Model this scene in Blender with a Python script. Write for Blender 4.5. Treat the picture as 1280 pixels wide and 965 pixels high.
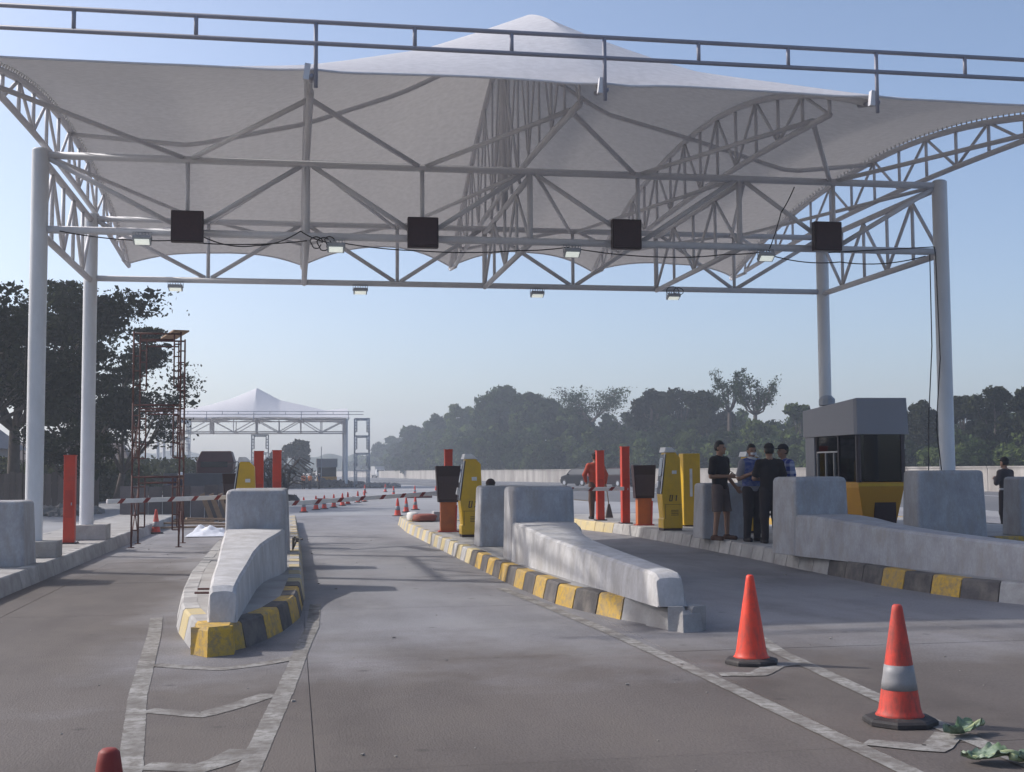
import bpy, math, random
import numpy as np
from mathutils import Vector, Matrix, noise as mnoise

random.seed(7)
rng = np.random.default_rng(11)
R = math.radians
scene = bpy.context.scene
for o in list(bpy.data.objects):
    bpy.data.objects.remove(o)
col = scene.collection

# ------------------------------------------------------------------ camera
cam_d = bpy.data.cameras.new('camera')
cam = bpy.data.objects.new('camera', cam_d)
col.objects.link(cam)
scene.camera = cam
cam_d.sensor_width = 36.0
cam_d.lens = 36.0 * 1577.96 / 1280.0
cam_d.clip_start = 0.1
cam_d.clip_end = 6000.0
PITCH, ROLL, YAW = 0.0667, -0.0063, 0.1718
fw = Vector((math.sin(YAW) * math.cos(PITCH), math.cos(YAW) * math.cos(PITCH), math.sin(PITCH)))
r0 = Vector((math.cos(YAW), -math.sin(YAW), 0.0))
u0 = r0.cross(fw)
rt = r0 * math.cos(ROLL) + u0 * math.sin(ROLL)
up = -r0 * math.sin(ROLL) + u0 * math.cos(ROLL)
cam.matrix_world = Matrix(((rt.x, up.x, -fw.x, 0.0), (rt.y, up.y, -fw.y, 0.0), (rt.z, up.z, -fw.z, 1.5), (0, 0, 0, 1)))

# ------------------------------------------------------------------ sky, sun, exposure
SUN_EL = R(38)
SUN_AZ = Vector((-0.883, 0.469, 0.0)).normalized()      # horizontal direction towards the sun
world = bpy.data.worlds.new('World')
scene.world = world
world.use_nodes = True
wn = world.node_tree.nodes
wl = world.node_tree.links
wn.clear()
w_out = wn.new('ShaderNodeOutputWorld')
w_bg = wn.new('ShaderNodeBackground')
w_sky = wn.new('ShaderNodeTexSky')
w_sky.sky_type = 'NISHITA'
w_sky.sun_disc = False
w_sky.sun_elevation = SUN_EL
w_sky.sun_rotation = math.atan2(SUN_AZ.x, SUN_AZ.y)
w_sky.altitude = 0
w_sky.air_density = 0.75
w_sky.dust_density = 2.6
w_sky.ozone_density = 1.6
w_bg.inputs['Strength'].default_value = 0.15
wl.new(w_sky.outputs[0], w_bg.inputs['Color'])
wl.new(w_bg.outputs[0], w_out.inputs['Surface'])

sun_d = bpy.data.lights.new('sun', 'SUN')
sun_d.energy = 2.8
sun_d.angle = R(0.9)
sun_d.color = (1.0, 0.96, 0.91)
sun = bpy.data.objects.new('sun', sun_d)
col.objects.link(sun)
sd = Vector((SUN_AZ.x * math.cos(SUN_EL), SUN_AZ.y * math.cos(SUN_EL), math.sin(SUN_EL)))
sun.rotation_euler = sd.to_track_quat('Z', 'Y').to_euler()
sun.location = (-30, 40, 40)

vs = scene.view_settings
vs.view_transform = 'Standard'
vs.look = 'None'
vs.exposure = 0.36
vs.gamma = 1.0
vs.use_curve_mapping = False
scene.cycles.use_adaptive_sampling = True
scene.cycles.adaptive_threshold = 0.02
scene.cycles.max_bounces = 6
scene.cycles.diffuse_bounces = 3
scene.cycles.glossy_bounces = 2
scene.cycles.transmission_bounces = 4
scene.cycles.transparent_max_bounces = 6
scene.cycles.volume_bounces = 1
scene.cycles.use_denoising = True

# ------------------------------------------------------------------ materials
MATS = {}
def mat(name, c, rough=0.75, var=0.12, scale=3.0, fine=60.0, bump=0.0, metal=0.0, dirt=None, dirt_amt=0.0,
        objvar=0.0, dirt_scale=1.3, stretch=None, spec=0.4, dirt2=None, fw=0.5):
    """procedural surface: base colour with two noise octaves, optional stains and relief"""
    if name in MATS:
        return MATS[name]
    m = bpy.data.materials.new(name)
    m.use_nodes = True
    n, l = m.node_tree.nodes, m.node_tree.links
    b = n['Principled BSDF']
    b.inputs['Roughness'].default_value = rough
    b.inputs['Metallic'].default_value = metal
    b.inputs['Specular IOR Level'].default_value = spec
    tc = n.new('ShaderNodeTexCoord')
    geo = n.new('ShaderNodeNewGeometry')
    mp = n.new('ShaderNodeMapping')
    if stretch:
        mp.inputs['Scale'].default_value = stretch
    l.new(geo.outputs['Position'], mp.inputs['Vector'])
    n1 = n.new('ShaderNodeTexNoise'); n1.inputs['Scale'].default_value = scale; n1.inputs['Detail'].default_value = 5
    n2 = n.new('ShaderNodeTexNoise'); n2.inputs['Scale'].default_value = fine; n2.inputs['Detail'].default_value = 3
    l.new(mp.outputs[0], n1.inputs['Vector']); l.new(mp.outputs[0], n2.inputs['Vector'])
    add = n.new('ShaderNodeMath'); add.operation = 'ADD'
    l.new(n1.outputs['Fac'], add.inputs[0])
    sc = n.new('ShaderNodeMath'); sc.operation = 'MULTIPLY'; sc.inputs[1].default_value = fw
    l.new(n2.outputs['Fac'], sc.inputs[0]); l.new(sc.outputs[0], add.inputs[1])
    mr = n.new('ShaderNodeMapRange')
    mr.inputs['From Min'].default_value = 0.5+0.5*fw-0.3; mr.inputs['From Max'].default_value = 0.5+0.5*fw+0.3
    mr.inputs['To Min'].default_value = 1 - var; mr.inputs['To Max'].default_value = 1 + var
    l.new(add.outputs[0], mr.inputs['Value'])
    val = mr.outputs[0]
    if objvar:
        oi = n.new('ShaderNodeObjectInfo')
        mo = n.new('ShaderNodeMapRange'); mo.inputs['To Min'].default_value = 1 - objvar; mo.inputs['To Max'].default_value = 1 + objvar
        l.new(oi.outputs['Random'], mo.inputs['Value'])
        mm = n.new('ShaderNodeMath'); mm.operation = 'MULTIPLY'
        l.new(val, mm.inputs[0]); l.new(mo.outputs[0], mm.inputs[1]); val = mm.outputs[0]
    vm = n.new('ShaderNodeVectorMath'); vm.operation = 'SCALE'
    vm.inputs[0].default_value = c[:3]
    l.new(val, vm.inputs['Scale'])
    cs = vm.outputs[0]
    if dirt is not None:
        n3 = n.new('ShaderNodeTexNoise'); n3.inputs['Scale'].default_value = dirt_scale; n3.inputs['Detail'].default_value = 8; n3.inputs['Roughness'].default_value = 0.65
        l.new(mp.outputs[0], n3.inputs['Vector'])
        r2 = n.new('ShaderNodeMapRange'); r2.inputs['From Min'].default_value = 0.42; r2.inputs['From Max'].default_value = 0.68
        r2.inputs['To Max'].default_value = dirt_amt
        l.new(n3.outputs['Fac'], r2.inputs['Value'])
        mx = n.new('ShaderNodeMix'); mx.data_type = 'RGBA'
        l.new(r2.outputs[0], mx.inputs['Factor']); l.new(cs, mx.inputs[6])
        mx.inputs[7].default_value = (*dirt, 1)
        cs = mx.outputs[2]
    if dirt2 is not None:
        n4 = n.new('ShaderNodeTexNoise'); n4.inputs['Scale'].default_value = dirt2[2]; n4.inputs['Detail'].default_value = 9; n4.inputs['Roughness'].default_value = 0.7
        mp2 = n.new('ShaderNodeMapping'); mp2.inputs['Scale'].default_value = dirt2[3]; mp2.inputs['Location'].default_value = (3.7, 9.1, 2.2)
        l.new(geo.outputs['Position'], mp2.inputs['Vector']); l.new(mp2.outputs[0], n4.inputs['Vector'])
        r4 = n.new('ShaderNodeMapRange'); r4.inputs['From Min'].default_value = 0.46; r4.inputs['From Max'].default_value = 0.62; r4.inputs['To Max'].default_value = dirt2[1]
        l.new(n4.outputs['Fac'], r4.inputs['Value'])
        m4 = n.new('ShaderNodeMix'); m4.data_type = 'RGBA'
        l.new(r4.outputs[0], m4.inputs['Factor']); l.new(cs, m4.inputs[6]); m4.inputs[7].default_value = (*dirt2[0], 1)
        cs = m4.outputs[2]
    l.new(cs, b.inputs['Base Color'])
    if bump:
        bp = n.new('ShaderNodeBump'); bp.inputs['Strength'].default_value = min(1, bump * 8); bp.inputs['Distance'].default_value = bump * 0.1
        l.new(n2.outputs['Fac'], bp.inputs['Height']); l.new(bp.outputs[0], b.inputs['Normal'])
    MATS[name] = m
    return m

def leaf_mat(name, c, var=0.35, scale=0.25, trans=0.25):
    m = bpy.data.materials.new(name); m.use_nodes = True
    n, l = m.node_tree.nodes, m.node_tree.links
    n.clear()
    out = n.new('ShaderNodeOutputMaterial')
    d = n.new('ShaderNodeBsdfDiffuse'); t = n.new('ShaderNodeBsdfTranslucent'); mix = n.new('ShaderNodeMixShader')
    geo = n.new('ShaderNodeNewGeometry')
    n1 = n.new('ShaderNodeTexNoise'); n1.inputs['Scale'].default_value = scale; n1.inputs['Detail'].default_value = 4
    l.new(geo.outputs['Position'], n1.inputs['Vector'])
    mr = n.new('ShaderNodeMapRange'); mr.inputs['From Min'].default_value = 0.3; mr.inputs['From Max'].default_value = 0.7
    mr.inputs['To Min'].default_value = 1 - var; mr.inputs['To Max'].default_value = 1 + var
    l.new(n1.outputs['Fac'], mr.inputs['Value'])
    hs = n.new('ShaderNodeVectorMath'); hs.operation = 'SCALE'; hs.inputs[0].default_value = c
    l.new(mr.outputs[0], hs.inputs['Scale'])
    r = n.new('ShaderNodeMapRange'); r.inputs['To Min'].default_value = 0.75; r.inputs['To Max'].default_value = 1.25
    l.new(geo.outputs['Random Per Island'], r.inputs['Value'])
    h2 = n.new('ShaderNodeVectorMath'); h2.operation = 'SCALE'
    l.new(hs.outputs[0], h2.inputs[0]); l.new(r.outputs[0], h2.inputs['Scale'])
    l.new(h2.outputs[0], d.inputs['Color']); l.new(h2.outputs[0], t.inputs['Color'])
    mix.inputs[0].default_value = trans
    l.new(d.outputs[0], mix.inputs[1]); l.new(t.outputs[0], mix.inputs[2]); l.new(mix.outputs[0], out.inputs['Surface'])
    MATS[name] = m
    return m

def glass_mat(name, c=(0.03, 0.025, 0.03)):
    m = bpy.data.materials.new(name); m.use_nodes = True
    b = m.node_tree.nodes['Principled BSDF']
    b.inputs['Base Color'].default_value = (*c, 1); b.inputs['Roughness'].default_value = 0.06
    b.inputs['Specular IOR Level'].default_value = 0.5
    MATS[name] = m
    return m

def clear_glass(name, tint=(0.35, 0.33, 0.36), gloss=0.12):
    m = bpy.data.materials.new(name); m.use_nodes = True
    n, l = m.node_tree.nodes, m.node_tree.links
    n.clear()
    out = n.new('ShaderNodeOutputMaterial'); t = n.new('ShaderNodeBsdfTransparent'); g = n.new('ShaderNodeBsdfGlossy'); mx = n.new('ShaderNodeMixShader')
    t.inputs[0].default_value = (*tint, 1); g.inputs['Roughness'].default_value = 0.03; mx.inputs[0].default_value = gloss
    l.new(t.outputs[0], mx.inputs[1]); l.new(g.outputs[0], mx.inputs[2]); l.new(mx.outputs[0], out.inputs['Surface'])
    MATS[name] = m
    return m

def emit_mat(name, c, s):
    m = bpy.data.materials.new(name); m.use_nodes = True
    b = m.node_tree.nodes['Principled BSDF']
    b.inputs['Base Color'].default_value = (*c, 1)
    b.inputs['Emission Color'].default_value = (*c, 1); b.inputs['Emission Strength'].default_value = s
    MATS[name] = m
    return m

STEEL = mat('white_painted_steel', (0.62, 0.62, 0.65), 0.5, 0.07, 2.0, 30, dirt=(0.42, 0.40, 0.41), dirt_amt=0.35, dirt_scale=2.0)
POSTM = mat('post_paint', (0.66, 0.68, 0.71), 0.45, 0.05, 2.0, 30, dirt=(0.40, 0.39, 0.40), dirt_amt=0.4, dirt_scale=1.6, stretch=(1, 1, 0.25))
CONC = mat('barrier_concrete', (0.37, 0.37, 0.39), 0.85, 0.13, 2.2, 45, bump=0.05, dirt=(0.24, 0.23, 0.235), dirt_amt=0.7, dirt_scale=3.5, fw=1.0, stretch=(1, 1, 0.6), dirt2=((0.30, 0.28, 0.26), 0.7, 7.0, (1, 1, 0.35)))
CONC_W = mat('whitewashed_concrete', (0.50, 0.49, 0.49), 0.88, 0.12, 2.5, 45, bump=0.07, dirt=(0.33, 0.32, 0.315), dirt_amt=0.75, dirt_scale=3.2, fw=1.0, stretch=(1, 1, 0.55), dirt2=((0.36, 0.34, 0.32), 0.7, 6.0, (1, 1, 0.3)))
KERB_G = mat('kerb_bare_concrete', (0.38, 0.37, 0.36), 0.9, 0.16, 4, 60, bump=0.06, dirt=(0.20, 0.18, 0.17), dirt_amt=0.6, dirt_scale=3, objvar=0.14)
KERB_Y = mat('kerb_yellow_paint', (0.54, 0.33, 0.045), 0.8, 0.14, 4, 60, bump=0.05, dirt=(0.27, 0.21, 0.13), dirt_amt=0.75, dirt_scale=4, objvar=0.1, dirt2=((0.20, 0.17, 0.13), 0.7, 16, (1, 1, 1)))
KERB_F = mat('kerb_faded_yellow', (0.52, 0.42, 0.22), 0.85, 0.15, 4, 60, bump=0.05, dirt=(0.32, 0.29, 0.24), dirt_amt=0.7, dirt_scale=4, objvar=0.12)
KERB_K = mat('kerb_black_paint', (0.085, 0.078, 0.078), 0.85, 0.25, 5, 60, bump=0.05, dirt=(0.24, 0.21, 0.18), dirt_amt=0.55, dirt_scale=4, objvar=0.2)
PAVE = mat('island_screed', (0.34, 0.33, 0.32), 0.92, 0.18, 2.0, 40, bump=0.05, dirt=(0.20, 0.18, 0.16), dirt_amt=0.6, dirt_scale=1.6)
SLAB_N = mat('concrete_slab_grey', (0.222, 0.217, 0.228), 0.75, 0.26, 0.8, 75, fw=1.1, bump=0.06, dirt=(0.128, 0.118, 0.118), dirt_amt=0.8, dirt_scale=0.55, objvar=0.07, stretch=(1, 0.35, 1), dirt2=((0.255, 0.248, 0.25), 0.6, 1.3, (0.8, 0.5, 1)))
SLAB_B = mat('concrete_slab_worn', (0.138, 0.119, 0.104), 0.85, 0.34, 1.2, 75, fw=1.3, bump=0.09, dirt=(0.060, 0.049, 0.052), dirt_amt=0.85, dirt_scale=0.9, objvar=0.10, stretch=(0.35, 1.0, 1), dirt2=((0.165, 0.148, 0.128), 0.75, 2.2, (0.35, 1.2, 1)))
def worn_slabs():
    '''grey slabs whose surface is browned by traffic dust in front of the lanes and along the left lane'''
    m = SLAB_N; n, l = m.node_tree.nodes, m.node_tree.links
    b = n['Principled BSDF']; cs = b.inputs['Base Color'].links[0].from_socket
    geo = n.new('ShaderNodeNewGeometry'); sp = n.new('ShaderNodeSeparateXYZ'); l.new(geo.outputs['Position'], sp.inputs[0])
    nz = n.new('ShaderNodeTexNoise'); nz.inputs['Scale'].default_value = 0.55; nz.inputs['Detail'].default_value = 7; nz.inputs['Roughness'].default_value = 0.65
    l.new(geo.outputs['Position'], nz.inputs['Vector'])
    def M(op, a, b_, clamp=False):
        q = n.new('ShaderNodeMath'); q.operation = op; q.use_clamp = clamp
        for i, v in enumerate((a, b_)):
            if isinstance(v, (int, float)): q.inputs[i].default_value = v
            else: l.new(v, q.inputs[i])
        return q.outputs[0]
    nn = M('MULTIPLY', M('SUBTRACT', nz.outputs['Fac'], 0.5), 2.4)
    f1 = M('ADD', M('MULTIPLY', M('SUBTRACT', 12.2, sp.outputs['Y']), 0.30), nn, True)
    f2 = M('ADD', M('MULTIPLY', M('SUBTRACT', -0.6, sp.outputs['X']), 0.9), nn, True)
    f3 = M('ADD', M('MULTIPLY', M('SUBTRACT', 25.0, sp.outputs['Y']), 0.16), nn, True)
    f = M('MAXIMUM', f1, M('MULTIPLY', f2, f3))
    mul = n.new('ShaderNodeMix'); mul.data_type = 'RGBA'; mul.blend_type = 'MULTIPLY'
    l.new(f, mul.inputs['Factor']); l.new(cs, mul.inputs[6]); mul.inputs[7].default_value = (0.50, 0.435, 0.375, 1)
    # small oil drips
    vo = n.new('ShaderNodeTexVoronoi'); vo.inputs['Scale'].default_value = 1.6; l.new(geo.outputs['Position'], vo.inputs['Vector'])
    rr = n.new('ShaderNodeMapRange'); rr.inputs['From Min'].default_value = 0.02; rr.inputs['From Max'].default_value = 0.09; rr.inputs['To Min'].default_value = 0.55; rr.inputs['To Max'].default_value = 1.0
    l.new(vo.outputs['Distance'], rr.inputs['Value'])
    sv = n.new('ShaderNodeVectorMath'); sv.operation = 'SCALE'; l.new(mul.outputs[2], sv.inputs[0]); l.new(rr.outputs[0], sv.inputs['Scale'])
    l.new(sv.outputs[0], b.inputs['Base Color'])
worn_slabs()
ROADC = mat('road_concrete', (0.28, 0.28, 0.29), 0.85, 0.14, 0.3, 20, dirt=(0.19, 0.18, 0.18), dirt_amt=0.6, dirt_scale=0.12)
ASPH = mat('asphalt', (0.105, 0.105, 0.112), 0.85, 0.15, 0.3, 12, dirt=(0.15, 0.145, 0.14), dirt_amt=0.6, dirt_scale=0.08)
EARTH = mat('dry_earth', (0.17, 0.135, 0.095), 0.95, 0.3, 0.15, 6, dirt=(0.075, 0.085, 0.04), dirt_amt=0.8, dirt_scale=0.06)
LINE = mat('worn_road_paint', (0.285, 0.275, 0.26), 0.88, 0.25, 5, 80, dirt=(0.115, 0.10, 0.09), dirt_amt=1.0, dirt_scale=3.2, bump=0.05, dirt2=((0.13, 0.115, 0.10), 0.9, 14.0, (1, 1, 1)))
YEL = mat('machine_yellow', (0.62, 0.38, 0.020), 0.45, 0.06, 3, 40, dirt=(0.34, 0.23, 0.06), dirt_amt=0.35, dirt_scale=4)
RED = mat('signal_red_paint', (0.52, 0.042, 0.018), 0.45, 0.08, 3, 40, dirt=(0.25, 0.05, 0.03), dirt_amt=0.4, dirt_scale=4)
ORANGE = mat('orange_paint', (0.50, 0.13, 0.03), 0.5, 0.08, 3, 40, dirt=(0.24, 0.08, 0.04), dirt_amt=0.4, dirt_scale=4)
DARKRED = mat('dark_panel', (0.030, 0.012, 0.014), 0.45, 0.15, 6, 40)
BLACK = mat('black_rubber', (0.022, 0.020, 0.022), 0.7, 0.2, 8, 60, dirt=(0.09, 0.08, 0.075), dirt_amt=0.5, dirt_scale=5)
CONE = mat('cone_plastic', (0.80, 0.055, 0.022), 0.5, 0.12, 4, 60, dirt=(0.45, 0.06, 0.035), dirt_amt=0.5, dirt_scale=5, dirt2=((0.30, 0.06, 0.045), 0.55, 24, (1, 1, 0.3)))
CONE_D = mat('cone_plastic_dirty', (0.60, 0.052, 0.032), 0.6, 0.14, 6, 60, dirt=(0.26, 0.06, 0.045), dirt_amt=0.6, dirt_scale=7, dirt2=((0.17, 0.05, 0.04), 0.6, 26, (1, 1, 0.3)))
REFL = mat('reflective_band', (0.24, 0.24, 0.25), 0.5, 0.14, 20, 90, dirt=(0.24, 0.22, 0.22), dirt_amt=0.5, dirt_scale=14)
RUST = mat('rusty_tube', (0.085, 0.026, 0.026), 0.7, 0.3, 9, 60, dirt=(0.16, 0.085, 0.04), dirt_amt=0.4, dirt_scale=3)
GALV = mat('galvanised_tube', (0.34, 0.36, 0.40), 0.5, 0.12, 6, 50)
WHITEP = mat('white_paint', (0.70, 0.70, 0.70), 0.5, 0.06, 6, 50, dirt=(0.45, 0.43, 0.42), dirt_amt=0.4, dirt_scale=5)
WOOD = mat('sawn_timber', (0.25, 0.17, 0.11), 0.85, 0.25, 8, 50, objvar=0.25, stretch=(1, 0.2, 1))
BOARD = mat('weathered_board', (0.11, 0.085, 0.075), 0.9, 0.25, 4, 40, objvar=0.25, stretch=(1, 1, 0.2))
SHEET = mat('white_plastic_sheet', (0.65, 0.67, 0.72), 0.4, 0.1, 6, 40)
BOOTH = mat('booth_cladding', (0.25, 0.25, 0.275), 0.5, 0.05, 2, 40)
BOOTH_Y = mat('booth_ochre', (0.50, 0.25, 0.020), 0.5, 0.06, 3, 40)
ALU = mat('aluminium_frame', (0.45, 0.44, 0.45), 0.4, 0.06, 5, 60, metal=0.6)
BARK = mat('bark', (0.075, 0.058, 0.048), 0.95, 0.3, 5, 40)
GRAVEL = mat('rubble', (0.26, 0.24, 0.22), 0.95, 0.3, 5, 40, objvar=0.2)
SOLAR = glass_mat('screen_glass', (0.015, 0.03, 0.10))
DGLASS = glass_mat('dark_glass', (0.02, 0.017, 0.02))
CARGLASS = glass_mat('car_glass', (0.05, 0.055, 0.065)); CARGLASS.node_tree.nodes['Principled BSDF'].inputs['Roughness'].default_value = 0.4; CARGLASS.node_tree.nodes['Principled BSDF'].inputs['Specular IOR Level'].default_value = 0.15
BGLASS = clear_glass('booth_glass')
LEAF_D = leaf_mat('dark_leaf', (0.024, 0.028, 0.014), var=0.5, trans=0.12)
LEAF_M = leaf_mat('mid_leaf', (0.034, 0.052, 0.020), var=0.6, scale=0.09, trans=0.12)
LEAF_L = leaf_mat('olive_leaf', (0.066, 0.088, 0.028), var=0.5, scale=0.12, trans=0.15)
LEAF_S = leaf_mat('shrub_leaf', (0.055, 0.060, 0.026), scale=0.4, trans=0.15)

# membrane: white PVC fabric that lets some daylight through
mm_ = bpy.data.materials.new('pvc_membrane'); mm_.use_nodes = True
n_, l_ = mm_.node_tree.nodes, mm_.node_tree.links
n_.clear()
o_ = n_.new('ShaderNodeOutputMaterial'); d_ = n_.new('ShaderNodeBsdfDiffuse'); t_ = n_.new('ShaderNodeBsdfTranslucent'); a_ = n_.new('ShaderNodeMixShader')
g_ = n_.new('ShaderNodeNewGeometry'); nz_ = n_.new('ShaderNodeTexNoise'); nz_.inputs['Scale'].default_value = 9; nz_.inputs['Detail'].default_value = 6
l_.new(g_.outputs['Position'], nz_.inputs['Vector'])
mr_ = n_.new('ShaderNodeMapRange'); mr_.inputs['From Min'].default_value = 0.3; mr_.inputs['From Max'].default_value = 0.7; mr_.inputs['To Min'].default_value = 0.92; mr_.inputs['To Max'].default_value = 1.07
l_.new(nz_.outputs['Fac'], mr_.inputs['Value'])
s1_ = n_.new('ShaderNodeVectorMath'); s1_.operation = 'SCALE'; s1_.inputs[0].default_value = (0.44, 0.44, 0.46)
s2_ = n_.new('ShaderNodeVectorMath'); s2_.operation = 'SCALE'; s2_.inputs[0].default_value = (0.72, 0.69, 0.67)
l_.new(mr_.outputs[0], s1_.inputs['Scale']); l_.new(mr_.outputs[0], s2_.inputs['Scale'])
bk_ = n_.new('ShaderNodeMix'); bk_.data_type = 'RGBA'          # white on top, underside coloured darker to stand in for its shade
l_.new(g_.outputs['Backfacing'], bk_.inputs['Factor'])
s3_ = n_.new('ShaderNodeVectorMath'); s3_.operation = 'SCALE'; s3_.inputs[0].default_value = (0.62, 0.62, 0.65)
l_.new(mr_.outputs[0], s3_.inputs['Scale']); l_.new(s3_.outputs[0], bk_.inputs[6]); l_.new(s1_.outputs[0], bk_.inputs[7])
l_.new(bk_.outputs[2], d_.inputs['Color']); l_.new(s2_.outputs[0], t_.inputs['Color'])
a_.inputs[0].default_value = 0.16
l_.new(d_.outputs[0], a_.inputs[1]); l_.new(t_.outputs[0], a_.inputs[2]); l_.new(a_.outputs[0], o_.inputs['Surface'])
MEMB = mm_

# ------------------------------------------------------------------ mesh helpers
class MB:
    def __init__(s):
        s.v = []; s.f = []
    def box(s, c, d, rz=0.0, rx=0.0, ry=0.0):
        m = Matrix.Rotation(rz, 3, 'Z') @ Matrix.Rotation(ry, 3, 'Y') @ Matrix.Rotation(rx, 3, 'X')
        b = len(s.v)
        for x, y, z in ((-1,-1,-1),(1,-1,-1),(1,1,-1),(-1,1,-1),(-1,-1,1),(1,-1,1),(1,1,1),(-1,1,1)):
            p = m @ Vector((x*d[0]/2, y*d[1]/2, z*d[2]/2))
            s.v.append((p.x+c[0], p.y+c[1], p.z+c[2]))
        for f in ((0,3,2,1),(4,5,6,7),(0,1,5,4),(1,2,6,5),(2,3,7,6),(3,0,4,7)):
            s.f.append(tuple(b+i for i in f))
        return s
    def span(s, x0, x1, y0, y1, z0, z1):
        return s.box(((x0+x1)/2, (y0+y1)/2, (z0+z1)/2), (x1-x0, y1-y0, z1-z0))
    def tube(s, p, q, r, n=8, r2=None, caps=True):
        p, q = Vector(p), Vector(q)
        r2 = r if r2 is None else r2
        d = (q-p).normalized()
        a = Vector((0,0,1)) if abs(d.z) < 0.9 else Vector((1,0,0))
        u = d.cross(a).normalized(); w = d.cross(u)
        b = len(s.v)
        for (c, rr) in ((p, r), (q, r2)):
            for i in range(n):
                t = 2*math.pi*i/n
                x = c + (u*math.cos(t)+w*math.sin(t))*rr
                s.v.append(tuple(x))
        for i in range(n):
            j = (i+1) % n
            s.f.append((b+i, b+n+i, b+n+j, b+j))
        if caps:
            s.f.append(tuple(b+i for i in range(n))); s.f.append(tuple(b+n+i for i in reversed(range(n))))
        return s
    def path(s, pts, r, n=6, radii=None):
        pts = [Vector(p) for p in pts]
        k = len(pts); b = len(s.v)
        prev = None
        for i, p in enumerate(pts):
            d = (pts[min(i+1, k-1)] - pts[max(i-1, 0)]).normalized()
            a = Vector((0,0,1)) if abs(d.z) < 0.95 else Vector((1,0,0))
            u = d.cross(a).normalized()
            if prev is not None and u.dot(prev) < 0: u = -u
            prev = u
            w = d.cross(u)
            rr = radii[i] if radii else r
            for j in range(n):
                t = 2*math.pi*j/n
                s.v.append(tuple(p + (u*math.cos(t)+w*math.sin(t))*rr))
        for i in range(k-1):
            for j in range(n):
                j2 = (j+1) % n
                s.f.append((b+i*n+j, b+(i+1)*n+j, b+(i+1)*n+j2, b+i*n+j2))
        s.f.append(tuple(b+j for j in range(n))); s.f.append(tuple(b+(k-1)*n+j for j in reversed(range(n))))
        return s
    def lathe(s, c, prof, n=20):
        b = len(s.v)
        for (r, z) in prof:
            for i in range(n):
                t = 2*math.pi*i/n
                s.v.append((c[0]+r*math.cos(t), c[1]+r*math.sin(t), c[2]+z))
        for k in range(len(prof)-1):
            for i in range(n):
                j = (i+1) % n
                s.f.append((b+k*n+i, b+k*n+j, b+(k+1)*n+j, b+(k+1)*n+i))
        s.f.append(tuple(b+i for i in reversed(range(n)))); s.f.append(tuple(b+(len(prof)-1)*n+i for i in range(n)))
        return s
    def loft(s, rings, close=True):
        b = len(s.v); n = len(rings[0])
        for r in rings: s.v.extend([tuple(p) for p in r])
        for k in range(len(rings)-1):
            for i in range(n):
                j = (i+1) % n
                s.f.append((b+k*n+i, b+k*n+j, b+(k+1)*n+j, b+(k+1)*n+i))
        if close:
            s.f.append(tuple(b+i for i in reversed(range(n)))); s.f.append(tuple(b+(len(rings)-1)*n+i for i in range(n)))
        return s
    def prism(s, poly, z0, z1):
        b = len(s.v); n = len(poly)
        s.v += [(x, y, z0) for x, y in poly] + [(x, y, z1) for x, y in poly]
        s.f.append(tuple(b+i for i in reversed(range(n)))); s.f.append(tuple(b+n+i for i in range(n)))
        for i in range(n):
            j = (i+1) % n
            s.f.append((b+i, b+j, b+n+j, b+n+i))
        return s
    def quads(s, V, F):
        b = len(s.v)
        s.v.extend([tuple(x) for x in V]); s.f.extend([tuple(b+i for i in f) for f in F])
        return s

WL = {}     # world location of every object at build time
def link(o): col.objects.link(o); return o
def tag(o, label=None, cat=None, group=None, kind=None):
    if label: o['label'] = label
    if cat: o['category'] = cat
    if group: o['group'] = group
    if kind: o['kind'] = kind
    return o
def thing(name, loc, label, cat, group=None, kind=None):
    o = bpy.data.objects.new(name, None)
    o.empty_display_size = 0.2
    o.location = loc
    WL[o.name] = Vector(loc)
    link(o)
    return tag(o, label, cat, group, kind)
def build(mb, name, m, parent=None, smooth=False, bevel=0.0, origin=None, autosmooth=None):
    vs_ = np.array(mb.v, dtype=np.float64)
    lo, hi = vs_.min(0), vs_.max(0)
    if origin is None:
        origin = ((lo[0]+hi[0])/2, (lo[1]+hi[1])/2, lo[2])
    og = Vector(origin)
    me = bpy.data.meshes.new(name)
    me.from_pydata((vs_ - np.array(og)).tolist(), [], mb.f)
    me.materials.append(m)
    if smooth:
        me.polygons.foreach_set('use_smooth', [True]*len(me.polygons))
    me.update()
    o = bpy.data.objects.new(name, me)
    link(o)
    if parent is not None:
        o.parent = parent
        o.location = og - WL[parent.name]
    else:
        o.location = og
    WL[o.name] = og
    if bevel:
        bv = o.modifiers.new('edge', 'BEVEL'); bv.width = bevel; bv.segments = 2; bv.limit_method = 'ANGLE'; bv.angle_limit = R(35)
    return o
def copy_tree(o, parent=None):
    c = o.copy(); link(c)
    c.parent = parent
    for ch in list(o.children):
        copy_tree(ch, c)
    return c
def place(o, loc, rz=None):
    o.location = loc
    if rz is not None: o.rotation_euler = (0, 0, rz)
    return o
def text(body, size, m, parent, loc, rot, name='lettering', extr=0.002):
    cu = bpy.data.curves.new(name, 'FONT'); cu.body = body; cu.size = size; cu.align_x = 'CENTER'; cu.align_y = 'CENTER'; cu.extrude = extr
    cu.materials.append(m)
    o = bpy.data.objects.new(name, cu); link(o); o.parent = parent; o.location = loc; o.rotation_euler = rot
    return o

# ================================================================== THE SETTING
def sheet(name, poly, z, m, kind='structure'):
    mb = MB(); mb.v = [(x, y, z) for x, y in poly]; mb.f = [tuple(range(len(poly)))]
    o = build(mb, name, m); return tag(o, kind=kind)

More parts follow.
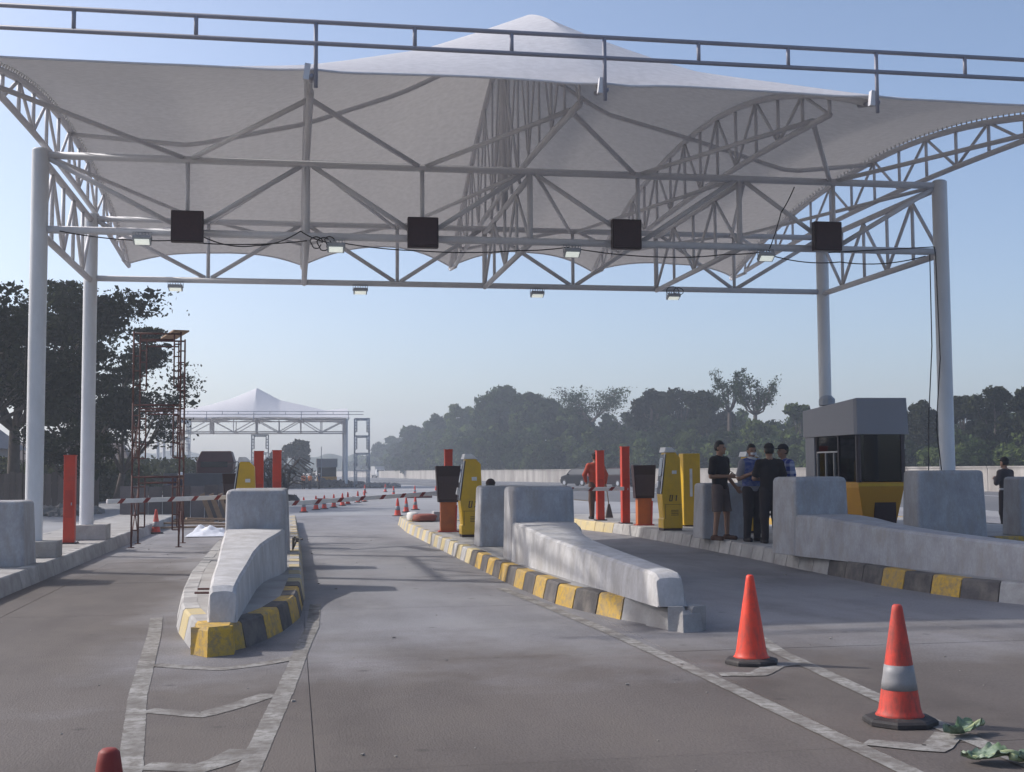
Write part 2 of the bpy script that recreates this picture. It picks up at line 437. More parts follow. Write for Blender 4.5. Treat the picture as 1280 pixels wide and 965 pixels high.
sheet('ground', [(-640, -60), (640, -60), (640, 740), (-640, 740)], -0.06, EARTH)
sheet('highway', [(17, 8), (60, 8), (47, 70), (44, 116), (31, 184), (27, 258), (18, 420), (8, 700), (-14, 700), (-4, 420), (4, 258), (6, 150), (12, 128)], -0.040, ASPH)
road = sheet('road', [(-6.2, -12), (24, -12), (24, 44), (14, 60), (13, 130), (10, 150), (-16, 150), (-16, 60), (-9, 47), (-6.2, 30)], -0.016, ROADC)
# left service road beyond the first island
sheet('service_road', [(-13, 20), (-6.25, 20), (-6.25, 32), (-9.05, 47), (-16.05, 60), (-16.05, 110), (-24, 110), (-19, 50)], -0.030, ROADC)

# concrete slabs with open joints (children of the road); the weathered rows lie in front of the toll lanes
xs = [-6.1, -3.0, 0.12, 3.08, 6.1, 9.1, 12.1, 15.1, 18.1, 21.1]
ys = [-1.0, 2.8, 6.5, 10.16, 14.0, 18.0, 22.0, 26.0, 30.0, 34.5, 39.0, 43.5]
slab_mesh = {}
for i in range(len(xs)-1):
    for j in range(len(ys)-1):
        x0, x1, y0, y1 = xs[i]+0.003, xs[i+1]-0.003, ys[j]+0.003, ys[j+1]-0.003
        mb = MB().span(x0, x1, y0, y1, -0.014, random.uniform(-0.0015, 0.0015))
        worn = ys[j+1] < 10.5 or (i < 2 and ys[j+1] < 22.5)
        build(mb, 'slab', SLAB_N, road)

# highway lane lines
for (pts, dash) in (([(24, 40), (31, 80), (30, 116), (19, 184), (15, 258), (6, 420)], True), ([(34, 40), (39.5, 80), (36, 116), (24.5, 184), (20.5, 258)], False), ([(17.6, 42), (24, 80), (23, 116), (12, 184), (8, 258)], False)):
    mb = MB()
    for a, b in zip(pts[:-1], pts[1:]):
        A, B = Vector((*a, 0)), Vector((*b, 0)); L = (B-A).length; d = (B-A)/L; nrm = Vector((-d.y, d.x, 0))*0.09
        t = 0
        while t < L:
            e = min(L, t + (5 if dash else 10.0))
            q = [A+d*t+nrm, A+d*e+nrm, A+d*e-nrm, A+d*t-nrm]
            k = len(mb.v); mb.v += [(p.x, p.y, -0.035) for p in q]; mb.f.append((k, k+3, k+2, k+1))
            t += 13 if dash else 10.0
    build(mb, 'lane_line', WHITEP, bpy.data.objects['highway'])

# painted gore lines in front of the islands (thin worn paint sheets, edges broken up)
def strip(name, pts, w, z=0.004, label=None):
    mb = MB(); n = 0
    P = [Vector((*p, 0)) for p in pts]
    dense = []
    for a, b in zip(P[:-1], P[1:]):
        k = max(2, int((b-a).length/0.06))
        dense += [a.lerp(b, i/k) for i in range(k)]
    dense.append(P[-1])
    V = []
    for i, p in enumerate(dense):
        d = (dense[min(i+1, len(dense)-1)] - dense[max(i-1, 0)]).normalized(); nr = Vector((-d.y, d.x, 0))
        e1 = random.uniform(-0.003, 0.003); e2 = random.uniform(-0.003, 0.003)
        V += [p + nr*(w/2+e1), p - nr*(w/2+e2)]
    mb.v = [(p.x, p.y, z) for p in V]
    mb.f = [(2*i, 2*i+1, 2*i+3, 2*i+2) for i in range(len(dense)-1)]
    return build(mb, name, LINE, road)
strip('painted_line', [(-0.70, 4.2), (-0.80, 6.7), (-1.02, 8.9), (-1.25, 12.1), (-1.38, 13.6)], 0.125)
strip('painted_line', [(-0.34, 4.6), (-0.215, 6.58), (-0.04, 9.0), (0.11, 11.4), (0.19, 12.4), (0.26, 14.6)], 0.125)
strip('painted_line', [(-0.90, 8.36), (-0.72, 8.25), (-0.55, 8.12), (-0.36, 8.40), (-0.14, 8.80)], 0.15, 0.0045)
strip('painted_line', [(-0.74, 6.80), (-0.58, 6.74), (-0.46, 6.68), (-0.36, 6.82), (-0.25, 7.08)], 0.17, 0.0045)
strip('painted_line', [(-1.06, 10.32), (-0.80, 10.12), (-0.52, 9.98), (-0.22, 10.18), (0.02, 10.45)], 0.15, 0.0045)
strip('painted_line', [(3.02, 5.0), (3.0, 6.6), (2.98, 8.0), (2.96, 9.4), (2.90, 11.4), (2.78, 13.6), (2.62, 16)], 0.13)
strip('painted_line', [(3.62, 4.6), (3.70, 6.6), (3.80, 8.2), (3.93, 9.9), (4.15, 11.2)], 0.13)
strip('painted_line', [(3.08, 8.95), (3.36, 8.90), (3.62, 9.25), (3.86, 9.35)], 0.16, 0.0045)
strip('painted_line', [(3.10, 6.60), (3.38, 6.36), (3.66, 6.72)], 0.16, 0.0045)

# ------------------------------------------------------------------ traffic islands with kerbstones
STONE = {}
def stone_mesh(L, h, m):
    key = (round(L, 2), h, m.name)
    if key in STONE: return STONE[key]
    l2 = L/2 - 0.010
    prof = [(0.0, 0.0), (0.045, h-0.02), (0.065, h), (0.20, h), (0.20, 0.0)]      # y = inwards
    V = [(-l2, y, z) for y, z in prof] + [(l2, y, z) for y, z in prof]
    n = len(prof)
    F = [tuple(range(n)), tuple(reversed(range(n, 2*n)))] + [(i, n+i, n+(i+1) % n, (i+1) % n) for i in range(n)]
    me = bpy.data.meshes.new('kerbstone'); me.from_pydata(V, [], [tuple(reversed(f)) for f in F]); me.materials.append(m); me.update()
    STONE[key] = me
    return me
def island(name, left, right, h, label, colour, top=PAVE):
    """left and right: polylines from the nose backwards; stones run along both"""
    poly = list(reversed(left)) + list(right)
    root = thing(name, ((left[-1][0]+right[-1][0])/2, left[0][1]+6, 0), label, None, kind='structure')
    def inset(pts, s):
        out = []
        for i, p in enumerate(pts):
            a = Vector(pts[max(i-1, 0)]); b = Vector(pts[min(i+1, len(pts)-1)])
            d = (b-a).normalized(); nr = Vector((d.y, -d.x))*s
            out.append((p[0]+nr.x*0.15, p[1]+nr.y*0.15))
        return out
    pl = list(reversed(inset(left, 1))) + inset(right, -1)
    # concave-safe fill: strips between matched samples
    def samp(pts, k=40):
        P = [Vector(p) for p in pts]; ls = [0]
        for a, b in zip(P[:-1], P[1:]): ls.append(ls[-1]+(b-a).length)
        out = []
        for i in range(k+1):
            t = ls[-1]*i/k
            for j in range(len(P)-1):
                if t <= ls[j+1]+1e-6:
                    out.append(P[j].lerp(P[j+1], (t-ls[j])/max(1e-6, ls[j+1]-ls[j]))); break
        return out
    A, B = samp(inset(left, 1)), samp(inset(right, -1))
    mb = MB()
    for a, b in zip(A, B): mb.v += [(a.x, a.y, h-0.008), (b.x, b.y, h-0.008)]
    mb.f = [(2*i, 2*i+1, 2*i+3, 2*i+2) for i in range(len(A)-1)]
    build(mb, 'island_paving', top, root)
    for side, pts in ((1, left), (-1, right)):
        P = [Vector(p) for p in pts]; ls = [0]
        for a, b in zip(P[:-1], P[1:]): ls.append(ls[-1]+(b-a).length)
        n = max(1, round(ls[-1]/0.56)); L = ls[-1]/n
        for k in range(n):
            def at(t):
                for j in range(len(P)-1):
                    if t <= ls[j+1]+1e-6: return P[j].lerp(P[j+1], (t-ls[j])/max(1e-6, ls[j+1]-ls[j]))
                return P[-1]
            a, b = at(k*L), at((k+1)*L)
            c = (a+b)/2; d = (b-a); ang = math.atan2(d.y, d.x)
            m = colour(side, k, n, c)
            o = bpy.data.objects.new('kerbstone', stone_mesh(d.length, h, m)); link(o); o.parent = root
            if side == 1: ang += math.pi       # local +y must point inwards
            o.rotation_euler = (random.uniform(-0.006, 0.006), 0, ang + random.uniform(-0.006, 0.006))
            o.location = Vector((c.x, c.y, random.uniform(-0.012, 0.0))) - WL[root.name]
            WL[o.name] = Vector((c.x, c.y, 0))
    return root
def stripes(faded_from, bare_first=0, bare_until=None):
    def f(side, k, n, c):
        if k < bare_first: return KERB_G
        if k % 2: return KERB_K if c.y < faded_from else KERB_G
        return KERB_Y if c.y < faded_from else KERB_F
    return f
island('traffic_island', [(-0.66, 10.72), (-0.80, 10.86), (-1.10, 12.6), (-1.22, 14.2), (-1.34, 17), (-1.42, 24), (-1.42, 38)],
       [(-0.66, 10.72), (-0.50, 10.80), (-0.12, 12.0), (0.08, 13.3), (0.15, 15.5), (0.17, 24), (0.12, 38)], 0.23,
       'narrow kerbed island between the two left lanes with a yellow painted nose', lambda s, k, n, c: ((KERB_Y, KERB_G, KERB_F, KERB_G)[k] if k < 4 else KERB_G) if s == 1 else stripes(15.2)(s, k, n, c))
island('traffic_island', [(3.62, 11.34), (3.24, 12.4), (2.92, 13.8), (2.82, 16.5), (2.79, 22), (2.74, 31), (2.90, 35.5), (3.2, 36.6)],
       [(3.62, 11.34), (3.74, 11.42), (4.02, 13.2), (4.38, 16), (4.52, 22), (4.52, 31), (4.3, 35.5), (3.9, 36.6)], 0.23,
       'central kerbed island with yellow and black painted kerbstones', stripes(20.5, bare_first=2))
def col4(side, k, n, c):
    if side == -1 or c.y > 17.2: return KERB_G if c.y < 29.3 else KERB_F
    if c.y < 12.95: return KERB_G
    return (KERB_K, KERB_Y)[int((c.y-12.95)/0.6) % 2] if c.y < 15.6 else KERB_K
island('traffic_island', [(8.95, 11.2), (8.1, 12.2), (7.6, 13.4), (7.42, 14.9), (7.45, 17.5), (7.58, 20.5), (7.58, 28.6), (7.2, 31), (7.2, 36)],
       [(8.95, 11.2), (9.6, 12.0), (10.5, 15), (10.85, 18), (10.88, 22), (10.88, 28), (10.88, 32), (10.88, 36)], 0.23,
       'wide kerbed island carrying the toll booth on the right', col4)
island('traffic_island', [(-5.2, 8.0), (-5.3, 9), (-5.3, 20), (-5.3, 43)], [(-3.9, 8.0), (-3.5, 9), (-3.44, 20), (-3.40, 43)], 0.23,
       'kerbed island along the left edge carrying the white canopy posts', lambda s, k, n, c: KERB_G)
island('traffic_island', [(11.1, 19.62), (11.02, 19.75), (10.98, 24), (10.98, 36)], [(14.3, 19.62), (14.45, 19.8), (14.5, 24), (14.5, 36)], 0.34,
       'raised kerbed island at the right under the white canopy posts', lambda s, k, n, c: (KERB_K, KERB_Y)[k % 2])
for k_, (isl, poly, m_) in enumerate((('traffic_island', [(-0.815, 10.84), (-0.68, 10.64), (-0.47, 10.76), (-0.47, 11.05), (-0.815, 11.05)], KERB_Y), ('traffic_island.001', [(3.36, 11.9), (3.54, 11.28), (3.76, 11.36), (3.88, 11.95)], KERB_G))):
    b_ = MB(); n_p = len(poly); cx_ = sum(p[0] for p in poly)/n_p; cy_ = sum(p[1] for p in poly)/n_p
    ins = lambda p, q: (p[0]+(cx_-p[0])*q, p[1]+(cy_-p[1])*q)
    hh_ = 0.236 if k_ == 0 else 0.19
    b_.loft([[(*p, 0.0) for p in poly], [(*ins(p, 0.12), hh_-0.03) for p in poly], [(*ins(p, 0.24), hh_) for p in poly]])
    build(b_, 'nose_stone', m_, bpy.data.objects[isl])
# its transverse front kerb
fr = bpy.data.objects['traffic_island.004']
for k in range(6):
    c = Vector((11.36+k*0.53, 19.56, 0))
    o = bpy.data.objects.new('kerbstone', stone_mesh(0.53, 0.34, (KERB_K, KERB_Y)[k % 2])); link(o); o.parent = fr
    o.location = c - WL[fr.name]; WL[o.name] = c

# ------------------------------------------------------------------ concrete crash barriers and blocks
def rounded_block(w, d, h, r=0.05, taper=0.03, z0=0.0):
    """box with rounded vertical edges and a slight batter, sitting on z0, centred on x, front face at y = 0"""
    rings = []
    for z, t in ((z0, 0), (z0+h*0.5, taper*0.5), (z0+h-r, taper), (z0+h-r*0.3, taper+r*0.3), (z0+h, taper+r)):
        a, b = w/2-t, d/2-t
        ring = []
        for cx, cy, a0 in ((a-r, b-r, 0), (-a+r, b-r, 90), (-a+r, -b+r, 180), (a-r, -b+r, 270)):
            for q in (0, 45, 90):
                an = R(a0+q); ring.append((cx+r*math.cos(an), d/2+cy+r*math.sin(an), z))
        rings.append(ring)
    return rings
def crash_barrier(loc, rz, label, sx=1.0, length=6.3, mat_tail=CONC_W):
    root = thing('crash_barrier', loc, label, 'concrete barrier', 'concrete crash barriers at the island noses')
    L = Vector(loc)
    off = lambda rings: [[(x+L.x, y+L.y, z+L.z) for x, y, z in r] for r in rings]
    build(MB().loft(off(rounded_block(0.94, 0.72, 1.05, 0.06, 0.02))), 'block', CONC, root, smooth=False, bevel=0.012)
    # tail: runs from the block towards -y, falling and narrowing to a blunt nose
    prof = [(0.02, .47, .45, .545), (-.35, .465, .43, .54), (-.8, .455, .36, .515), (-1.3, .445, .25, .48), (-1.9, .43, .16, .445), (-2.8, .40, .10, .41), (-4.0, .36, .065, .37),
            (-5.2, .325, .035, .335), (-5.9, .30, .02, .315), (-6.10, .295, .015, .300), (-6.18, .287, .010, .255), (-6.24, .28, .004, .03)]
    rings = []
    for i, (y, lw, rw, h) in enumerate(prof):
        y *= length/6.3
        j = lambda q: 0.012*(mnoise.noise(Vector((y*3.1+q, lw*9, h*7+i))))
        c = 0.028
        ring = [(-lw, y, 0), (-lw+0.010+j(1), y, h*0.5), (-lw+0.022+j(2), y, h-c), (-lw+0.022+c+j(3), y, h+j(4)*0.5),
                (-lw*0.45+rw*0.3, y, h+0.008+j(5)*0.6), (rw-0.022-c+j(6), y, h+j(7)*0.5), (rw-0.022+j(8), y, h-c), (rw-0.010+j(9), y, h*0.5), (rw, y, 0)]
        ring = [(x+L.x, yy+L.y, z+L.z) for x, yy, z in ring]
        rings.append(ring)
    t = build(MB().loft(rings), 'sloping_tail', mat_tail, root, smooth=True)
    t.modifiers.new('w', 'WEIGHTED_NORMAL') if False else None
    try:
        t.data.set_sharp_from_angle(angle=R(24))
    except Exception:
        pass
    root.rotation_euler = (0, 0, rz)
    root.scale = (sx, 1, 1.10 if length > 6.5 else 1.0)
    return root
crash_barrier((3.52, 17.7, 0.222), R(1.0), 'whitewashed concrete crash barrier sloping towards the camera on the central island')
crash_barrier((-0.47, 16.7, 0.222), R(0), 'concrete crash barrier with blunt nose on the narrow yellow-nosed island', 0.85, 5.65)
crash_barrier((7.74, 17.72, 0.222), R(9.0), 'long concrete crash barrier sloping to the right edge in front of the booth', 1.0, 6.9, CONC)

def concrete_block(loc, rz, label, w=0.92, d=0.62, h=1.02):
    L = Vector(loc)
    mb = MB().loft([[(x+L.x, y+L.y, z+L.z) for x, y, z in r] for r in rounded_block(w, d, h, 0.05, 0.035)])
    o = build(mb, 'concrete_block', CONC, bevel=0.012, origin=loc)
    o.rotation_euler = (0, 0, rz)
    return tag(o, label, 'concrete block', 'free-standing concrete blocks on the islands')
concrete_block((3.54, 21.1, 0.222), 0, 'grey concrete block behind the central whitewashed barrier, beside the yellow machine')
concrete_block((-0.50, 20.3, 0.222), 0, 'grey concrete block right behind the barrier of the yellow-nosed island')
concrete_block((7.84, 22.35, 0.222), 0, 'grey concrete block behind the man in black shirt and shorts', 0.86, 0.62)
concrete_block((-4.12, 18.3, 0.222), 0, 'grey concrete block cut by the left edge, on the left island', 1.0, 0.85, 0.90)
concrete_block((10.72, 19.35, 0.225), R(-2), 'wide concrete block hiding the foot of the right front canopy post', 1.24, 0.62, 1.23)
concrete_block((12.72, 19.75, 0.335), 0, 'concrete block cut by the right edge, beside the standing guard', 1.1, 0.6, 1.0)

# ================================================================== THE TOLL CANOPY
AX = [-3.92, 0.20, 3.87, 7.53, 11.25]          # arch planes
YN, YF, ZT, ZB = 20.45, 25.51, 6.475, 5.297
CX = [(-3.92, 7.62), (-1.85, 7.50), (0.2, 7.98), (1.92, 8.62), (3.87, 9.62), (5.8, 8.42), (7.53, 7.98), (9.5, 7.42), (11.25, 7.62)]
def crest(x):
    return float(np.interp(x, [a for a, _ in CX], [b for _, b in CX]))
def ztop(x, y):
    """height of the fabric (and of the arches' upper chords)"""
    d = min(1.0, abs(x-3.87)/3.0)
    if y <= 23.0:
        t = (23.0-y)/7.6; e = 1.75 + 0.25*d
    else:
        t = (y-23.0)/8.75; e = 1.35 + 0.85*d
    s = 1 - min(1.0, abs(t))**e
    return 6.40 + (crest(x)-6.40)*s
def zbot(y):
    return 6.42 + 0.26*(1-((y-23.0)/7.6)**2)
def canopy(name, label, detail=True):
    root = thing(name, (3.67, 23.0, 0.0), label, 'toll canopy', 'tensile toll canopies')
    def truss(pname, members, SM=STEEL):
        """members: (kind, p, q, radius) or ('curve', pts, radius)"""
        if detail:
            t = bpy.data.objects.new(pname, None); t.empty_display_size = 0.2
            p0 = members[0][1] if members[0][0] != 'curve' else members[0][1][0]
            link(t); t.parent = root; WL[t.name] = Vector(p0); t.location = Vector(p0)-WL[root.name]
            for m in members:
                if m[0] == 'curve': build(MB().path(m[1], m[2], 8), 'arch_chord', SM, t, smooth=True)
                else: build(MB().tube(m[1], m[2], m[3], 8), m[0], SM, t, smooth=True)
        else:
            mb = MB()
            for m in members:
                if m[0] == 'curve': mb.path(m[1], m[2], 5)
                else: mb.tube(m[1], m[2], m[3], 5)
            build(mb, pname, SM, root)
    for x in (AX[0], AX[4]):
        for y in (YN, YF):
            zb = 0.22 if x < 0 else 0.33
            p = build(MB().lathe((x, y, 0), [(0.132, zb), (0.132, ZT+0.07), (0.10, ZT+0.10)], 20), 'post', POSTM, root, smooth=True)
            p.data.set_sharp_from_angle(angle=R(40))
            if x < 0 and detail:
                build(MB().tube((x, y, zb), (x, y, zb+0.03), 0.22, 16), 'base_plate', STEEL, root)
    mids = [(a+b)/2 for a, b in zip(AX[:-1], AX[1:])]
    mids = [-1.68, 2.07, 5.73, 9.25]
    for pname, y, rr in (('front_truss', YN, 0.062), ('rear_truss', YF, 0.058)):
        mem = [('chord', (AX[0]+0.12, y, ZT), (AX[4]-0.12, y, ZT), rr), ('chord', (AX[0]+0.12, y, ZB), (AX[4]-0.12, y, ZB), rr)]
        for i, m in enumerate(mids):
            mem.append(('vertical', (m, y, ZT-0.05), (m, y, ZB+0.05), 0.036))
            mem.append(('diagonal', (AX[i]+0.1, y, ZT-0.04), (m-0.06, y, ZB+0.05), 0.042))
            mem.append(('diagonal', (AX[i+1]-0.1, y, ZT-0.04), (m+0.06, y, ZB+0.05), 0.042))
        for a in AX[1:4]:
            mem.append(('vertical', (a, y, ZT-0.05), (a, y, ZB+0.05), 0.05))
        truss(pname, mem)
    for x in (AX[0], AX[4]):
        mem = [('chord', (x, YN, ZT-0.03), (x, YF, ZT-0.03), 0.06), ('chord', (x, YN, ZB-0.04), (x, YF, ZB-0.04), 0.06)]
        n = 5
        for k in range(n):
            y0 = YN+(YF-YN)*k/n; y1 = YN+(YF-YN)*(k+1)/n; ym = (y0+y1)/2
            if k: mem.append(('vertical', (x, y0, ZT-0.08), (x, y0, ZB+0.02), 0.034))
            if k % 2: mem.append(('diagonal', (x, y0, ZT-0.08), (x, y1, ZB+0.02), 0.034))
            else: mem.append(('diagonal', (x, y0+0.08, ZB+0.02), (x, y1, ZT-0.08), 0.034))
        truss('side_truss', mem)
    # inner lane-wise trusses between front and rear frames
    for x in AX[1:4]:
        mem = [('chord', (x, YN, ZT-0.09), (x, YF, ZT-0.09), 0.05), ('chord', (x, YN, ZB-0.03), (x, YF, ZB-0.03), 0.05)]
        for k in range(4):
            y0 = YN+(YF-YN)*k/4; y1 = YN+(YF-YN)*(k+1)/4
            if k: mem.append(('vertical', (x, y0, ZT-0.1), (x, y0, ZB), 0.030))
            mem.append(('diagonal', (x, y0 if k % 2 else y1, ZT-0.1), (x, y1 if k % 2 else y0, ZB), 0.030))
        truss('lane_truss', mem)
    # five crescent arches
    for ai, x in enumerate(AX):
        y0, y1 = 15.55, 31.25
        yy = np.linspace(y0, y1, 33)
        up_ = [(x, y, ztop(x, y)-0.085) for y in yy]
        yb0 = 16.7 if 0 < ai < 4 else 15.7
        yb = np.linspace(yb0, 30.2, 25)
        lo_ = [(x, y, min(zbot(y)+0.04, ztop(x, y)-0.16)) for y in yb]
        mem = [('curve', up_, 0.055), ('curve', lo_, 0.05)]
        st = np.linspace(yb0, 30.2, 15)
        for k, y in enumerate(st):
            a = Vector((x, y, min(zbot(y)+0.04, ztop(x, y)-0.16))); b = Vector((x, y, ztop(x, y)-0.09))
            if (b-a).length > 0.18: mem.append(('vertical', a, b, 0.022 if ai == 2 else 0.030))
            if k < len(st)-1:
                y2 = st[k+1]
                a2 = Vector((x, y2, min(zbot(y2)+0.04, ztop(x, y2)-0.16))); b2 = Vector((x, y2, ztop(x, y2)-0.09))
                if k % 2: mem.append(('diagonal', b, a2, 0.018 if ai == 2 else 0.027))
                else: mem.append(('diagonal', a, b2, 0.018 if ai == 2 else 0.027))
        mem.append(('tip_strut', (x, 30.2, zbot(30.2)), (x, 31.25, ztop(x, 31.25)-0.1), 0.04))
        truss('arch_truss', mem)
    # crest purlin under the fabric and plan bracing
    yy = 23.0
    truss('crest_purlin', [('curve', [(x, yy, ztop(x, yy)-0.14) for x in np.linspace(-3.92, 3.7, 24)], 0.045), ('curve', [(x, yy, ztop(x, yy)-0.14) for x in np.linspace(4.04, 11.25, 24)], 0.045)])
    mem = []
    for i, m in enumerate(mids):
        mem.append(('brace', (m-0.06, YN, ZT+0.03), (AX[i], 17.3, 6.62), 0.04)); mem.append(('brace', (m+0.06, YN, ZT+0.03), (AX[i+1], 17.3, 6.62), 0.04))
        mem.append(('brace', (AX[i]+0.1, YN, ZT-0.02), (m-0.05, YF, ZT-0.02), 0.036)); mem.append(('brace', (AX[i+1]-0.1, YN, ZT-0.02), (m+0.05, YF, ZT-0.02), 0.036))
        mem.append(('brace', (m-0.05, YF, ZT+0.02), (AX[i], 28.6, 6.6), 0.036)); mem.append(('brace', (m+0.05, YF, ZT+0.02), (AX[i+1], 28.6, 6.6), 0.036))
    truss('plan_bracing', mem)
    # central mast
    truss('mast', [('mast_tube', (3.87, 23.0, 6.4), (3.87, 23.0, 9.5), 0.07)] + [('mast_strut', (3.87, 23+dy, 6.5), (3.87, 23, 9.0), 0.032) for dy in (-1.6, -0.8, 0.8, 1.6)])
    # fabric: grid over x, scalloped front and rear edges
    NX, NY = 89, 56
    grid = []
    xs_ = np.concatenate([[AX[0]-0.08]] + [np.linspace(a, b, 22)[:-1] for a, b in zip(AX[:-1], AX[1:])] + [[AX[4], AX[4]+0.08]]); NX = len(xs_)
    for x in xs_:
        k = max(0, min(3, int(np.searchsorted(AX, x)-1)))
        t = min(1, max(0, (x-AX[k])/(AX[k+1]-AX[k]))); sc = 4*t*(1-t)
        f0, f1 = 15.32+0.20*sc, 31.3-0.75*sc
        for j in range(NY+1):
            y = f0+(f1-f0)*j/NY
            grid.append((x, y, ztop(min(AX[4], max(AX[0], x)), y) + 0.012 + 0.006*mnoise.noise(Vector((x*1.2, y*1.2, 0)))))
    mb = MB(); mb.v = grid
    mb.f = [(i*(NY+1)+j, (i+1)*(NY+1)+j, (i+1)*(NY+1)+j+1, i*(NY+1)+j+1) for i in range(NX-1) for j in range(NY)]
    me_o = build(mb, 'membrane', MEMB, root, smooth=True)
    me_o.data.set_sharp_from_angle(angle=R(22))
    # edge cables in the fabric hems
    for j, r_ in ((0, 0.016), (NY, 0.016)):
        build(MB().path([(p[0], p[1], p[2]-0.01) for p in grid[j::NY+1]], r_, 6), 'edge_cable', STEEL, me_o)
    # lacing along the two outer arches
    if detail:
        for x in (AX[0], AX[4]):
            mb = MB()
            for y in np.arange(16.2, 30.6, 0.16):
                z = ztop(x, y)
                s = 1 if x < 0 else -1
                mb.tube((x+s*0.05, y, z+0.0), (x-s*0.02, y+0.10, z-0.075), 0.014, 5)
            build(mb, 'lacing', WHITEP, root)
    # handrail in front of the fabric edge
    rp = [-4.0, -2.57, -1.17, 0.247, 1.45, 2.66, 3.85, 5.09, 6.3, 7.52, 8.78, 10.0, 11.2]
    mem = [('rail', (-5.2, 15.2, 6.955), (12.4, 15.2, 6.955), 0.030), ('rail', (-5.2, 15.2, 6.69), (12.4, 15.2, 6.69), 0.030)]
    for x in rp:
        mem.append(('baluster', (x, 15.2, 6.14 if x in (0.247, 3.85, 7.52, -4.0, 11.2) else 6.69), (x, 15.2, 6.955), 0.026))
    for x in (AX[1], AX[2], AX[3], AX[0], AX[4]):
        mem.append(('rail_bracket', (x, 15.2, 6.28), (x, 15.75, 6.40), 0.035))
    truss('handrail', mem, mat('handrail_paint', (0.26, 0.26, 0.31), 0.5, 0.1, 3, 40))
    for x in (AX[1], AX[2], AX[3]):
        build(MB().box((x-0.06, 15.24, 6.34), (0.07, 0.08, 0.20), ry=0.12), 'corner_plate', STEEL, root)
    return root
main = canopy('toll_canopy', 'large white tensile toll canopy on four posts, spanning the near lanes')
far_c = canopy('toll_canopy', 'distant white peaked toll canopy beyond the cones at left', detail=False)
far_c.location = (-3.65, 122.5, 0.0)
far_c.scale = (1.13, 1.1, 0.985)

# plinths under the left posts
for (c, d, lab) in (((-3.92, 25.62, 0.22), (0.78, 0.85, 0.29), 'low dark concrete plinth under the rear left canopy post'),
                    ((-3.74, 20.42, 0.22), (0.42, 0.62, 0.25), 'small concrete plinth at the foot of the front left canopy post')):
    o = build(MB().box((c[0], c[1], c[2]+d[2]/2), d, rz=0.03), 'plinth', KERB_G, bevel=0.015)
    tag(o, lab, 'plinth')

# ------------------------------------------------------------------ square signal panels on the front truss
for x, lab in ((-1.66, 'leftmost dark red square signal panel on the front truss'), (2.06, 'second dark red square signal panel from the left on the truss'),
               (5.47, 'third dark red square signal panel from the left on the truss'), (9.03, 'rightmost dark red square signal panel, near the right canopy post')):
    zc = 5.36 + (0.0 if x < 3 else 0.06) + (0.06 if x > 8 else 0)
    t = thing('signal_panel', (x, 20.26, zc-0.25), lab, 'signal panel', 'lane signal panels on the truss')
    build(MB().box((x, 20.26, zc), (0.50, 0.14, 0.50)), 'housing', DARKRED, t, bevel=0.012)
    build(MB().box((x, 20.186, zc), (0.44, 0.012, 0.44)), 'face', mat('panel_face', (0.040, 0.012, 0.014), 0.35, 0.2, 20, 60), t)
    build(MB().box((x-0.12, 20.37, zc), (0.04, 0.10, 0.36)).box((x+0.12, 20.37, zc), (0.04, 0.10, 0.36)), 'bracket', GALV, t)

# ------------------------------------------------------------------ floodlights
LED = emit_mat('led_face', (0.95, 1.0, 0.92), 0.4)
def floodlight(c, lab, lit=True, tilt=0.5):
    x, y, z = c
    t = thing('floodlight', (x, y, z), lab, 'floodlight', 'floodlights hung on the canopy trusses')
    b = MB().box((x, y, z), (0.27, 0.18, 0.06), rx=tilt)
    for k in range(5): b.box((x-0.10+0.05*k, y+0.015, z+0.05), (0.012, 0.15, 0.05), rx=tilt)
    build(b, 'housing', GALV, t)
    n = Vector((0, -math.sin(tilt)*-1, -math.cos(tilt)))
    cc = Vector((x, y, z)) + Matrix.Rotation(tilt, 3, 'X') @ Vector((0, 0, -0.04))
    build(MB().box(cc, (0.22, 0.12, 0.012), rx=tilt), 'led_face', LED if lit else WHITEP, t)
    build(MB().path([(x-0.145, y, z), (x-0.145, y+0.02, z+0.13), (x+0.145, y+0.02, z+0.13), (x+0.145, y, z)], 0.010, 5), 'yoke', GALV, t)
fl = ['beside the leftmost signal panel', 'near the second arch on the front truss', 'in the middle of the front truss', 'near the rightmost signal panel']
for (x, z), s in zip(((-2.35, 5.14), (0.66, 5.09), (4.55, 5.10), (7.94, 5.11)), fl):
    floodlight((x, 20.3, z), 'lit floodlight ' + s, True, -0.55)
fl = ['first from the left', 'second from the left', 'third from the left', 'last at the right']
for x, s in zip((-2.3, 1.32, 4.96, 7.88), fl):
    floodlight((x, 25.45, 5.13), 'floodlight hanging below the rear truss, ' + s, True, -0.35)

# ------------------------------------------------------------------ loose cables
def cable(pts, lab, r=0.010, sag=0.0):
    P = [Vector(p) for p in pts]; out = []
    for a, b in zip(P[:-1], P[1:]):
        for k in range(10):
            t = k/10
            q = a.lerp(b, t); q.z -= sag*4*t*(1-t)*(b-a).length; out.append(q)
    out.append(P[-1])
    return tag(build(MB().path(out, r, 5), 'cable', BLACK), lab, 'cable', 'loose cables on the canopy')
cable([(-3.6, 20.36, 5.26), (-1.9, 20.34, 5.15), (0.2, 20.34, 5.2)], 'black cable sagging from the left post to the second arch', sag=0.03)
cable([(-1.42, 20.34, 5.22), (-0.6, 20.33, 5.10), (0.1, 20.33, 5.35), (0.66, 20.33, 5.17)], 'black cable looped between leftmost panel and second arch', sag=0.08)
cable([(0.75, 20.34, 5.18), (2.0, 20.34, 5.08), (3.6, 20.34, 5.12), (4.5, 20.34, 5.20)], 'black cable hanging along the middle of the front truss', sag=0.02)
cable([(4.6, 20.34, 5.18), (6.2, 20.34, 5.07), (7.2, 20.34, 5.14), (7.9, 20.34, 5.2)], 'black cable under the third signal panel', sag=0.02)
